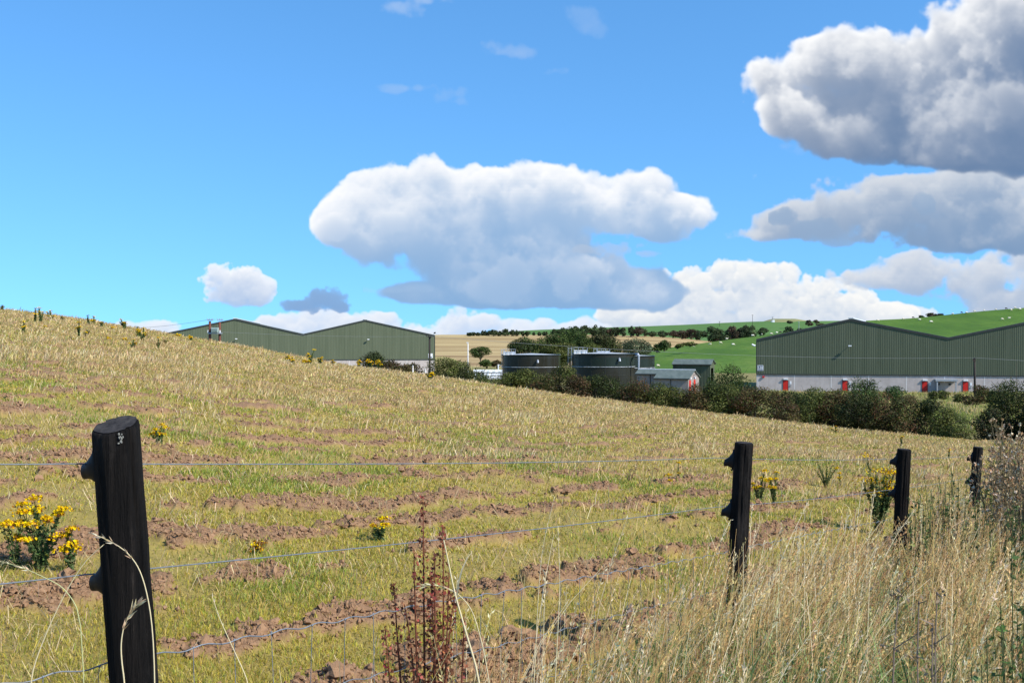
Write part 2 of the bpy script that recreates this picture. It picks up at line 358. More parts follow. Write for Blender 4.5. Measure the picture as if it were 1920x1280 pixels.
def stalk(mb, base, h, az, lean, r, col, bend=1.0, head=0, seg=6, hcol=None, hl=.2, hs=.011):
    """one grass stalk: a curved three-sided stem, with a loose seed head if asked"""
    t = np.linspace(0, 1, seg)[:, None]; d = np.array([math.cos(az), math.sin(az), 0])
    pts = np.asarray(base)+d*(lean*h*t**(1+bend))+np.array([0, 0, 1])*(h*(t-.5*lean*lean*t**2.2))
    mb.tube(pts, r*(1.1-.75*t[:, 0]), 3, col, cap=False)
    if head:
        ts = RNG.uniform(1-hl, 1.0, head); k = ts*(seg-1); i = np.minimum(k.astype(int), seg-2)
        c = pts[i]*(1-(k-i))[:, None]+pts[i+1]*(k-i)[:, None]; tan = pts[-1]-pts[-2]; tan = tan/np.linalg.norm(tan)
        o = RNG.normal(0, 1, (head, 3)); o -= (o@tan)[:, None]*tan; o /= np.linalg.norm(o, axis=1)[:, None]+1e-9
        L = hs*RNG.uniform(.8, 1.7, head)[:, None]; dr = tan*.85+o*.5; s = np.cross(dr, RNG.normal(0, 1, (head, 3))); s /= np.linalg.norm(s, axis=1)[:, None]+1e-9
        a = c+o*r*1.5; v = np.stack([a, a+dr*L*.5+s*L*.2, a+dr*L*1.25, a+dr*L*.5-s*L*.2], 1).reshape(-1, 3)
        q = np.arange(head)[:, None]*4+np.arange(4)[None]
        mb.add(v, q, np.repeat(np.tile(np.asarray(hcol if hcol is not None else col), (head, 1))*RNG.uniform(.75, 1.15, (head, 1)), 4, 0))
def ribbon(mb, base, h, az, lean, w, col, seg=5):
    t = np.linspace(0, 1, seg)[:, None]; d = np.array([math.cos(az), math.sin(az), 0])
    pts = np.asarray(base)+d*(lean*h*t**1.8)+np.array([0, 0, 1])*h*(t-.55*lean*t**2.6)
    p = np.array([-math.sin(az+RNG.normal(0, .7)), math.cos(az), 0])*w/2*(np.sin(np.clip(.22+t*.78, 0, 1)*math.pi)**.7)
    v = np.stack([pts-p, pts+p], 1).reshape(-1, 3); i = np.arange(seg-1)[:, None]*2
    mb.add(v, i+np.array([[0, 1, 3, 2]]), col)
STRAW = [(.72, .53, .24), (.62, .43, .17), (.54, .34, .13), (.84, .69, .42), (.48, .28, .12), (.44, .38, .12)]
def verge_grass():
    mb = MB(); n = 0
    spec = [(8200, 3.4, 14.5, -.12, 2.1, .42, .76), (2300, 1.0, 3.7, -.12, 1.2, .35, .88), (160, .15, 1.6, -.1, .5, .25, .70)]
    for cnt, t0, t1, w0, w1, h0, h1 in spec:
        q = 0
        while q < cnt:
            t = t0+(t1-t0)*RNG.random()**1.25; w = w0+(w1-w0)*RNG.random()**1.1
            x, y = fence_xy(t); x += .83*w; y -= .557*w
            if y < 2.5 or x/y > .62 or (y < 3.0 and w > 1.2): q += 1; continue
            u = x/y
            hh = RNG.uniform(h0, h1)*(.55+.75*vn(np.array(x*1.4), np.array(y*1.4), 201))
            if t < 3.6 and RNG.random() < .45: hh *= .6
            if u > .42: hh *= .8
            if .335 < u < .40 and y < 9.2: hh *= .62
            az = RNG.normal(.25, .75); lean = abs(RNG.normal(.3, .22)); lean = min(lean, .85)
            c = pick(1, STRAW, [3, 3, 2, 2, 1.6, 1.2])[0]
            th = 1.9 if RNG.random() < .07 else 1.0
            if th > 1: c = np.array([.80, .68, .43]); hh *= 1.1
            stalk(mb, (x, y, float(zverge(x, y))-.03), hh, az, lean, max(.0013, .00028*y)*th, c, RNG.uniform(.4, 1.6), head=RNG.integers(10, 24) if RNG.random() < .5 else 0, hcol=c*1.0, hl=RNG.uniform(.14, .32), hs=.008+.0006*y)
            q += 1
    for q in range(2600):
        y = 3.3+6.7*RNG.random()**1.3; x = y*RNG.uniform(.37, .56); c = pick(1, STRAW, [3, 3, 1.6, 2.6, 1.2, .8])[0]
        stalk(mb, (x, y, float(zverge(x, y))-.03), RNG.uniform(.45, .85)*(.8+.3*(y > 5)), RNG.normal(.25, .8), min(abs(RNG.normal(.35, .22)), .85), max(.0013, .0003*y), c, RNG.uniform(.4, 1.6), head=RNG.integers(10, 22) if RNG.random() < .5 else 0, hcol=c, hl=.25, hs=.009+.0006*y)
    tag(mb.build('tall_verge_grass', M['straw']), 'tall bleached seeding grass standing along the fence', 'grass', kind='stuff')
    mb = MB()
    for cnt, t0, t1, w0, w1, h0, h1, gr in [(9000, 2.6, 14.5, -.15, 2.1, .2, .6, .5), (5200, 2.0, 6.0, .2, 2.0, .25, .62, .72), (3200, .1, 3.4, -.2, .9, .08, .38, .5)]:
        for _ in range(cnt):
            t = t0+(t1-t0)*RNG.random()**1.3; w = w0+(w1-w0)*RNG.random()
            x, y = fence_xy(t); x += .83*w; y -= .557*w
            if y < 2.3 or x/y > .62: continue
            near = 1 if (y < 5.2 and w > .5) else 0
            g = RNG.random() < gr+.25*near
            c = pick(1, [(.13, .20, .045), (.19, .27, .07), (.10, .16, .05), (.27, .31, .09)])[0] if g else pick(1, [(.62, .46, .22), (.48, .32, .14), (.34, .21, .10), (.72, .57, .32)])[0]
            ribbon(mb, (x, y, float(zverge(x, y))-.02), RNG.uniform(h0, h1)*(1.15 if g else 1), RNG.uniform(0, 6.283), RNG.uniform(.2, 1.1), RNG.uniform(.004, .010), c)
    tag(mb.build('verge_undergrowth', M['grass']), 'green and brown grass blades thick at the foot of the fence', 'grass', kind='stuff')

# ------------------------------------------------------------------ land beyond the field
def land(name, px0, px1, y_base, d_base, ridge, d_ridge, mt, back=.04, n=160, rows=60, ease=.85, rough=.0):
    """a hill side between two distances whose skyline follows `ridge` (pixel pairs)"""
    rx, ry = np.array(ridge).T
    px = np.linspace(px0, px1, n); yr = np.interp(px, rx, ry)
    k = max(3, n//40)|1; yr = np.convolve(np.pad(yr, k//2, 'edge'), np.ones(k)/k, 'valid')
    f = np.linspace(0, 1, rows); D = d_base+(d_ridge-d_base)*f
    Yg = np.repeat(D[:, None], n, 1); PY = y_base+(yr[None]-y_base)*(f[:, None]**ease)
    Z = (CY-PY)/F*Yg
    zb = Z[-1]; D2 = np.array([30, 90, 200.0])
    Yg = np.r_[Yg, np.repeat((d_ridge+D2)[:, None], n, 1)]
    e = (CY-yr)/F
    Z = np.r_[Z, [zb+dd*(e-back) for dd in D2]]
    X = (px[None]-CX)/F*np.r_[np.repeat(D[:, None], n, 1), np.repeat((d_ridge+D2)[:, None], n, 1)]
    if rough: Z = Z+(fbm(X*.02, Yg*.02, 4, 211)-.5)*rough*np.r_[np.sin(f*math.pi), np.zeros(3)][:, None]
    mb = MB(); mb.grid(X, Yg, Z); return tag(mb.build(name, mt, smooth=True), kind='structure')
def land_depth(px, py, y_base, d_base, ridge, d_ridge, ease=.85):
    rx, ry = np.array(ridge).T; yr = float(np.interp(px, rx, ry))
    f = np.clip((y_base-py)/(y_base-yr), 0, 1)**(1/ease); return d_base+(d_ridge-d_base)*float(f)
def zvalley(Y): return np.interp(Y, [40, 60, 75, 95, 130, 180, 225, 240, 300, 360, 420, 900, 4000], [-4.0, -5.6, -6.6, -7.7, -9.0, -10.0, -10.75, -10.8, -10.4, -10.0, -10.2, -16, -40])
PAST = dict(y_base=727, d_base=285, d_ridge=520, ease=.85, ridge=[(900, 727), (960, 712), (1000, 694), (1054, 679), (1120, 671), (1190, 663), (1230, 655), (1300, 645.5), (1340, 640), (1410, 631), (1450, 626.5), (1500, 619), (1560, 609), (1600, 603), (1640, 600), (1700, 597.5), (1740, 594), (1780, 589.5), (1850, 582.5), (1920, 577), (2100, 566), (2500, 556), (3000, 552)])
STUB = dict(y_base=693, d_base=395, d_ridge=820, ease=.9, ridge=[(-700, 672), (0, 660), (300, 648), (500, 637), (700, 629.5), (815, 627.5), (900, 627), (1000, 627.5), (1080, 627), (1150, 628), (1230, 630.5), (1290, 635), (1340, 641), (1450, 652), (1700, 690)])
FARH = dict(y_base=655, d_base=840, d_ridge=1150, ease=.9, ridge=[(500, 648), (700, 634), (880, 628), (915, 626), (960, 621), (1000, 618.5), (1100, 615), (1200, 612), (1300, 608), (1370, 604.5), (1420, 602.5), (1500, 602), (1600, 601), (1800, 606), (2100, 610), (2600, 615)])
MOUN = dict(y_base=622, d_base=1072, d_ridge=1170, ease=.8, ridge=[(1400, 606), (1428, 603.5), (1442, 599), (1450, 597.5), (1492, 597.5), (1506, 600), (1530, 603.5), (1560, 606)])
def setting():
    # valley floor, rough grass
    u = np.linspace(-1.3, 1.3, 260); Y = np.r_[np.linspace(42, 420, 190), np.linspace(440, 4000, 40)]
    U, YY = np.meshgrid(u, Y); X = U*YY; Z = zvalley(YY)+(fbm(X*.06, YY*.06, 3, 221)-.5)*.5+(fbm(X*.5, YY*.5, 3, 223)-.5)*.25*(YY < 260)
    k_ = sst(YY, 70, 104); Z = np.minimum(Z, zbase(X, YY)-.35)*(1-k_)+Z*k_
    mt, nt, b = mat('valley_rough_grass', (.2, .18, .06), .95, 0, .1); c = coord(nt)
    col = ramp(nt, noise(nt, .09, 6, .65, c), [(.3, (.12, .15, .04)), (.48, (.26, .24, .08)), (.62, (.40, .31, .14)), (.8, (.15, .17, .05))])
    nt.links.new(mix(nt, noise(nt, 1.4, 5, .65, c), col, (.22, .19, .08)), b.inputs['Base Color']); bump(nt, b, noise(nt, 2.5, 6, .7, c), 1.0, .3)
    mb = MB(); mb.grid(X, YY, Z); tag(mb.build('valley_ground', mt, smooth=True), kind='structure')
    mb = MB(); g = np.linspace(-6000, 6000, 30); X, Y = np.meshgrid(g, g); mb.grid(X, Y, X*0-42); tag(mb.build('bounce_plane', mt), kind='structure')  # unseen plane added far below the land to catch and bounce light
    # grazed pasture
    mt, nt, b = mat('grazed_pasture', (.05, .12, .02), .9, 0, .15); c = coord(nt)
    col = ramp(nt, noise(nt, .035, 6, .6, coord(nt, (1, .35, 1))), [(.34, (.064, .138, .015)), (.5, (.102, .190, .020)), (.66, (.150, .222, .036))])
    nt.links.new(mix(nt, ramp(nt, noise(nt, .5, 6, .7, coord(nt, (1, .3, 1))), [(.35, (0,)*3), (.75, (.8,)*3)]), col, (.06, .115, .016)), b.inputs['Base Color']); bump(nt, b, noise(nt, 1.2, 5, .7, c), .6, .2)
    land('pasture_hill', 890, 2900, mt=mt, n=300, rough=1.2, **PAST)
    # stubble with mown lines along the slope
    mt, nt, b = mat('stubble', (.4, .28, .14), .95, 0, .1)
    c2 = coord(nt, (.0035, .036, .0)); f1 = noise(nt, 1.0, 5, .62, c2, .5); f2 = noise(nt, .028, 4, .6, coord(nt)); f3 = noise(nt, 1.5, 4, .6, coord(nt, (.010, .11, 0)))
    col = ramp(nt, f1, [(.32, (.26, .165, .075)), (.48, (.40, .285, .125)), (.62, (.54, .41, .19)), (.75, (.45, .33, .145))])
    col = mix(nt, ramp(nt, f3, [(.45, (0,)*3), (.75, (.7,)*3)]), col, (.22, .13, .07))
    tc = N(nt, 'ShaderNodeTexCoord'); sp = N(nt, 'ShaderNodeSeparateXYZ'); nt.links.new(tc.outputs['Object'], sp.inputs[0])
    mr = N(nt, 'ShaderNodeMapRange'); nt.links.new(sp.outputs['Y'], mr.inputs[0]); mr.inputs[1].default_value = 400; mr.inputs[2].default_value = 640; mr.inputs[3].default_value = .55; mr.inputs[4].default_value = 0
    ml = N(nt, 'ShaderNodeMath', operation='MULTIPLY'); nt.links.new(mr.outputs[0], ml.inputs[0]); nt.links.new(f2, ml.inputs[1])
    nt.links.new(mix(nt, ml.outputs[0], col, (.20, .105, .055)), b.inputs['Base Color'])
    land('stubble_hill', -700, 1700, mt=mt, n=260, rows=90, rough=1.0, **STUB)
    mt, nt, b = mat('far_pasture', (.08, .17, .04), .9, 0, .1)
    nt.links.new(ramp(nt, noise(nt, .02, 5, .6, coord(nt, (1, .4, 1))), [(.3, (.085, .17, .042)), (.7, (.115, .205, .055))]), b.inputs['Base Color'])
    land('far_green_hill', 500, 2600, mt=mt, n=220, **FARH)
    mt = noisy('olive_mound', (.20, .20, .07), (.27, .26, .10), .05, .9)
    land('hilltop_mound', 1400, 1560, mt=mt, n=60, rows=16, **MOUN)
    # overgrown bank beside the left-hand shed, with dock patches
    mt, nt, b = mat('bank_rough_grass', (.3, .25, .1), .95, 0, .1); c = coord(nt)
    col = ramp(nt, noise(nt, .35, 6, .65, c), [(.3, (.10, .16, .035)), (.45, (.30, .28, .10)), (.6, (.46, .38, .18)), (.72, (.14, .05, .032)), (.8, (.10, .15, .04))])
    nt.links.new(col, b.inputs['Base Color']); bump(nt, b, noise(nt, 1.5, 6, .7, c), 1.0, .5)
    land('overgrown_bank', 790, 1060, y_base=714, d_base=336, d_ridge=378, ease=.75, ridge=[(790, 668), (818, 669), (835, 669), (850, 672), (862, 678), (878, 686), (900, 688), (935, 688), (960, 689), (1060, 692)], mt=mt, n=130, rows=34, rough=1.4)

def bank_grass():
    n = 90000; Y = RNG.uniform(78, 230, n); X = RNG.uniform(.05, .5, n)*Y; p = fbm(X*.25, Y*.25, 3, 231); k = RNG.random(n) < np.clip((p-.3)*3, .1, 1); X, Y, p = X[k], Y[k], p[k]; n = len(X)
    Z = zvalley(Y)+(fbm(X*.06, Y*.06, 3, 221)-.5)*.5+(fbm(X*.5, Y*.5, 3, 223)-.5)*.25-.05
    col = pick(n, [(.60, .46, .22), (.50, .37, .16), (.36, .33, .09)]); g = pick(n, [(.20, .25, .05), (.28, .31, .07)]); s_ = RNG.random(n) < sst(p, .45, .6)*.8; col[s_] = g[s_]
    mb = MB(); blades(mb, X, Y, Z, RNG.uniform(.25, .8, n), np.full(n, .09), RNG.uniform(0, 6.283, n), RNG.uniform(.1, .7, n), col)
    tag(mb.build('bank_grass', M['straw']), 'rough tan and green grass on the bank below the right warehouse', 'grass', kind='stuff')

# ------------------------------------------------------------------ fence
def fence():
    root = thing('wire_fence', 'fence of black round posts with two plain wires and stock netting across the foreground', 'fence', (*fence_xy(0), -1.55))
    specs = [((217, 797), (253, 1280), 2.65, .0555), ((1395, 830), (1379, 1130), 6.09, .0535), ((1695.5, 842), (1687, 1010), 9.05, .0555), ((1834, 838), (1831, 880), 11.8, .0535)]
    ins = [[(165, 873), (183, 1085)], [(1368, 859.5), (1361, 953)], [(1678, 861), (1671, 921)], [(1821, 856), (1817, 899)]]
    labels = ['black round post nearest the camera with a knot of pale lichen', 'black round fence post with tall grass at its foot', 'black round fence post beside a tall ragwort', 'black post half buried in thistles']
    for k, (a, c, d, r) in enumerate(specs):
        A = P(*a, d); B = P(*c, d); ax = (A-B)/np.linalg.norm(A-B)
        L = 1.75; n = 72; rg = 60
        zz = np.r_[np.linspace(-L, -.012, rg), -.004, 0.0]; rr = np.r_[np.full(rg, r), r*.975, r*.93]
        rr[:rg] *= 1+.05*np.linspace(1, 0, rg)
        an = np.arange(n)/n*2*math.pi
        s1 = np.cross(ax, [0, 1, 0]); s1 /= np.linalg.norm(s1); s2 = np.cross(ax, s1)
        cx, sy = np.cos(an), np.sin(an)
        nz = (fbm(np.repeat((cx*2.2+k*9)[None], len(zz), 0), np.repeat((sy*2.2)[None], len(zz), 0)+zz[:, None]*.9, 5, 301, .65)-.5)
        rad = rr[:, None]*(1+.22*nz)
        # drying cracks
        for q in range(11):
            a0 = RNG.uniform(0, 6.28); z0 = RNG.uniform(-1.2, -.05); hl = RNG.uniform(.15, .5)
            da = np.abs((an[None]-a0-.25*np.sin(zz*4+q)[:, None]*.3+math.pi) % (2*math.pi)-math.pi)
            rad -= r*.16*np.exp(-(da/.07)**2)*np.exp(-((zz-z0)/hl)**4)[:, None]
        tilt = (.07 if k == 0 else .02)
        V = A+zz[:, None, None]*ax+rad[..., None]*(s1*cx[:, None]+s2*sy[:, None])
        fr_ = -(s1[1]*cx+s2[1]*sy); rt_ = s1[0]*cx+s2[0]*sy
        V = V+ax*(np.exp(zz*22)[:, None]*rad*(-.34*fr_+.05*rt_)*(1 if k == 0 else .12))[..., None]
        mb = MB(); m = len(zz); i = np.arange(m-1)[:, None]*n; j = np.arange(n)[None]; kk = (j+1) % n
        mb.add(V.reshape(-1, 3), np.stack([i+j, i+n+j, i+n+kk, i+kk], -1).reshape(-1, 4)); mb.big.append([(m-1)*n+q for q in range(n)][::-1])
        po = mb.build('post', M['tar'], root, smooth=True); po['label'] = labels[k]
        capm = MB(); cc = V[-1].mean(0)+ax*.0025; ring_ = cc+(V[-1]-cc+ax*.0025)*.97; capm.add(np.r_[ring_, [cc]], [[q, n, (q+1) % n] for q in range(n)]); capm.build('end_grain', M['endgrain'], po)
        for p in po.data.polygons:
            if len(p.vertices) > 4: p.use_smooth = False
        if k == 0:   # scrap of pale lichen
            mb = MB()
            for q in range(16):
                px, py = 226+RNG.normal(0, 2.2), 824+RNG.normal(0, 4.5)
                c = P(px, py, d-r*1.0); s = RNG.uniform(.001, .0026); mb.add(IV*[s, s*.4, s*1.3]+c, IF, (.27, .26, .22))
            mb.build('lichen', M['matte'], po)
        for (px, py) in ins[k]:
            # claw insulator: plate on the post, bell shaped body, claw lip
            wire = P(px, py, d)+np.array([*(FN*.0), 0])
            t = np.dot(wire-A, ax); c0 = A+ax*t; out = np.array([FN[0], FN[1]*.55, 0]); out /= np.linalg.norm(out)
            mb = MB(); up = ax; sd = np.cross(up, out)
            def ring(o, h, w, n=12, dz=0):
                q = np.arange(n)/n*2*math.pi; return c0+out*o+up*dz+up*(np.sin(q)*h)[:, None]+sd*(np.cos(q)*w)[:, None]
            prof = [(r*.86, .062, .026), (r*1.10, .062, .026), (r*1.16, .046, .026), (r*1.32, .037, .025), (r*1.55, .026, .021), (r*1.72, .022, .017), (r*1.95, .020, .014), (r*2.02, .010, .008)]
            R = [ring(o, h, w, 14, -.004*i) for i, (o, h, w) in enumerate(prof)]
            s = mb.add(np.concatenate(R), [[a*14+b, a*14+(b+1) % 14, (a+1)*14+(b+1) % 14, (a+1)*14+b] for a in range(len(R)-1) for b in range(14)])
            mb.big.append([s+(len(R)-1)*14+q for q in range(14)]); mb.big.append([s+q for q in range(14)][::-1])
            mb.tube([c0+out*r*1.15-up*.066, c0+out*r*1.15-up*.058], [.006, .006], 8)
            mb.build('insulator', M['black'], po, smooth=True)
    def zline(pxs, pys):
        T = np.array([fence_t(p) for p in pxs]); Zs = np.array([(CY-y)/F*fence_xy(t)[1] for t, y in zip(T, pys)])
        return T, Zs
    off = FN*.085
    for name, pxs, pys in (('strand_wire', [0, 165, 1368, 1678, 1821], [874, 873, 859.5, 861, 856]), ('strand_wire', [0, 183, 1361, 1671, 1817], [1106, 1085, 953, 921, 899])):
        T, Zs = zline(pxs, pys)
        T = np.r_[T[0]-2.9, T, T[-1]+6]; Zs = np.r_[Zs[0]+(Zs[1]-Zs[0])/(T[2]-T[1])*-2.9, Zs, Zs[-1]-.5]
        pts = []
        for a in range(len(T)-1):
            for q in np.linspace(0, 1, 14, endpoint=False):
                t = T[a]*(1-q)+T[a+1]*q; sag = -.012*4*q*(1-q)*min(1, (T[a+1]-T[a])/4)
                x, y = fence_xy(t); pts.append((x+off[0]*.9, y+off[1]*.9, Zs[a]*(1-q)+Zs[a+1]*q+sag))
        MB().tube(pts, .0019, 6).build(name, M['wire'], root, smooth=True)
    # stock netting: crimped line wires and upright stay wires
    T, Zs = zline([270, 480, 638, 706, 916, 1006, 1093, 1368, 1490, 1672, 1815], [1245, 1203, 1172, 1159, 1122, 1108, 1090, 1040, 1012, 977, 938])
    sl = (Zs[1]-Zs[0])/(T[1]-T[0]); T = np.r_[-3, T, 17]; Zs = np.r_[Zs[0]+sl*(-3-T[1]), Zs, Zs[-1]-.5]
    tt = np.arange(-3, 17, .025); zt = np.interp(tt, T, Zs); kz = np.hanning(41); kz /= kz.sum(); zt = np.convolve(np.pad(zt, 20, 'edge'), kz, 'valid')
    x, y = fence_xy(tt); mb = MB(); offs = [0, -.205, -.39, -.55, -.69, -.81]
    for i, dz in enumerate(offs):
        cr = .005*np.sin(tt/.15*2*math.pi)+.006*(fbm(tt*2, tt*0+i, 2, 311)-.5)
        mb.tube(np.stack([x+off[0]*.75, y+off[1]*.75, zt+dz+cr], -1), .0017 if i else .002, 5, cap=False)
    for t in np.arange(-3, 17, .15):
        xx, yy = fence_xy(t); z = float(np.interp(t, tt, zt)); w = RNG.normal(0, .004, (6, 2))
        mb.tube([(xx+off[0]*.75+w[i, 0], yy+off[1]*.75+w[i, 1]*.5, z+dz) for i, dz in enumerate(offs)], .0011, 4, cap=False)
        for i, dz in enumerate(offs):
            mb.add(IV*.0036+[xx+off[0]*.75+w[i, 0], yy+off[1]*.75+w[i, 1]*.5, z+dz], IF)
    mb.build('stock_netting', M['wire'], root)

# ------------------------------------------------------------------ field plants
def cards(mb, c, nrm, size, aspect=.5, col=(.1, .2, .05), jit=.2):
    """leaf-shaped four-sided faces centred at c, facing nrm"""
    n = len(c); nrm = nrm/(np.linalg.norm(nrm, axis=1)[:, None]+1e-9)
    a = np.cross(nrm, RNG.normal(0, 1, (n, 3))); a /= np.linalg.norm(a, axis=1)[:, None]+1e-9; b = np.cross(nrm, a)
    s = np.broadcast_to(np.asarray(size, float), (n,))[:, None]
    bend = nrm*s*RNG.uniform(-.2, .2, (n, 1))
    v = np.stack([c-a*s, c+b*s*aspect+bend, c+a*s, c-b*s*aspect+bend], 1).reshape(-1, 3)
    col = np.asarray(col, float); col = np.broadcast_to(col, (n, 3))*(1+RNG.normal(0, jit, (n, 1)))
    mb.add(v, np.arange(n)[:, None]*4+np.arange(4)[None], np.repeat(np.clip(col, .003, .95), 4, 0))
def rdir(n, up=0.0):
    v = RNG.normal(0, 1, (n, 3)); v[:, 2] += up; return v/np.linalg.norm(v, axis=1)[:, None]
GREEN = [(.06, .10, .03), (.085, .135, .04), (.045, .08, .025), (.11, .14, .045)]
def ragwort(px, yt, yb, wpx, label, flower=1.0, leafy=1.0, spent=.25, group='ragwort plants in the field', d=None, heads=None):
    d = d or field_depth(px, yb); b = P(px, yb, d); b[2] = float(zfield(np.array(b[0]), np.array(b[1])))-.02
    h = (yb-yt)/F*d; w = wpx/F*d; px1 = .00095*d
    r = thing('ragwort_plant', label, 'ragwort', b, group=group)
    ns = heads or int(np.clip(w/h*7+2, 2, 12)); st = MB(); lf = MB(); heads_ = []
    for k in range(ns):
        fl = MB(); heads_.append(fl)
        a = RNG.uniform(0, 6.283); rad = w/2*math.sqrt(RNG.random())*(.25 if ns <= 2 else 1); hh = h*(RNG.uniform(.5, .88) if k else 1.0)
        tip = b+[math.cos(a)*rad, math.sin(a)*rad, hh]; mid = b+[math.cos(a)*rad*.35, math.sin(a)*rad*.35, hh*.55]
        t = np.linspace(0, 1, 6)[:, None]; pts = b*(1-t)**2+2*mid*t*(1-t)+tip*t*t
        st.tube(pts, np.linspace(max(.004, px1*.45), max(.002, px1*.3), 6), 4, (.10, .12, .04), cap=False)
        nl = int(52*leafy*np.clip(hh/.5, .6, 1.7)); q = RNG.random(nl)**.8*.9; i = q*5; j = np.minimum(i.astype(int), 4)
        c = pts[j]+(pts[j+1]-pts[j])*(i-j)[:, None]; o = rdir(nl, .2); ls = np.maximum(.022*np.clip(h/.6, .7, 1.3), px1*.85)*RNG.uniform(.7, 1.3, nl)*(1.15-.5*q)
        cards(lf, c+o*ls[:, None]*.9, rdir(nl, .7), ls*1.15, .42, pick(nl, GREEN), .25)
        if RNG.random() < flower+.001:
            nf = 48 if d < 20 else 18; rw = max(.062, px1*2.1)*(1.35 if h > .6 and d < 20 else 1)*RNG.uniform(.7, 1.2)*np.clip(h/.6, .75, 1.3)
            oo = RNG.normal(0, .5, (nf, 3))*rw; oo[:, 2] = oo[:, 2]*.32+rw*.25*(1-np.linalg.norm(oo[:, :2], axis=1)/rw)
            sz = max(.0098, px1*.52); cl = pick(nf, [(.86, .58, .010), (.82, .50, .008), (.90, .66, .02)], jit=.1)
            sp = RNG.random(nf) < spent; cl[sp] = pick(int(sp.sum()), [(.42, .20, .02), (.28, .13, .03), (.20, .10, .04)])
            cards(fl, tip+oo, rdir(nf, 1.3), sz*RNG.uniform(.8, 1.2, nf), .95, cl, .05); cards(fl, tip+oo+[0, 0, .002], rdir(nf, .6), sz*.9, .95, cl, .05)
            for e in range(5):
                st.tube([pts[4], tip+RNG.normal(0, .4, 3)*rw*[1, 1, .3]], max(.0012, px1*.15), 3, (.10, .12, .04), cap=False)
        else:
            nf = 14; rw = max(.03, px1*1.3); cards(fl, tip+RNG.normal(0, .5, (nf, 3))*rw*[1, 1, .4], rdir(nf, .5), max(.008, px1*.6), .8, pick(nf, [(.16, .11, .04), (.22, .17, .06), (.12, .13, .05)]), .1)
    st.build('stem', M['matte'], r); lf.build('leaves', M['leaf'], r); [fl.build('flower_head', M['petal'], r) for fl in heads_]
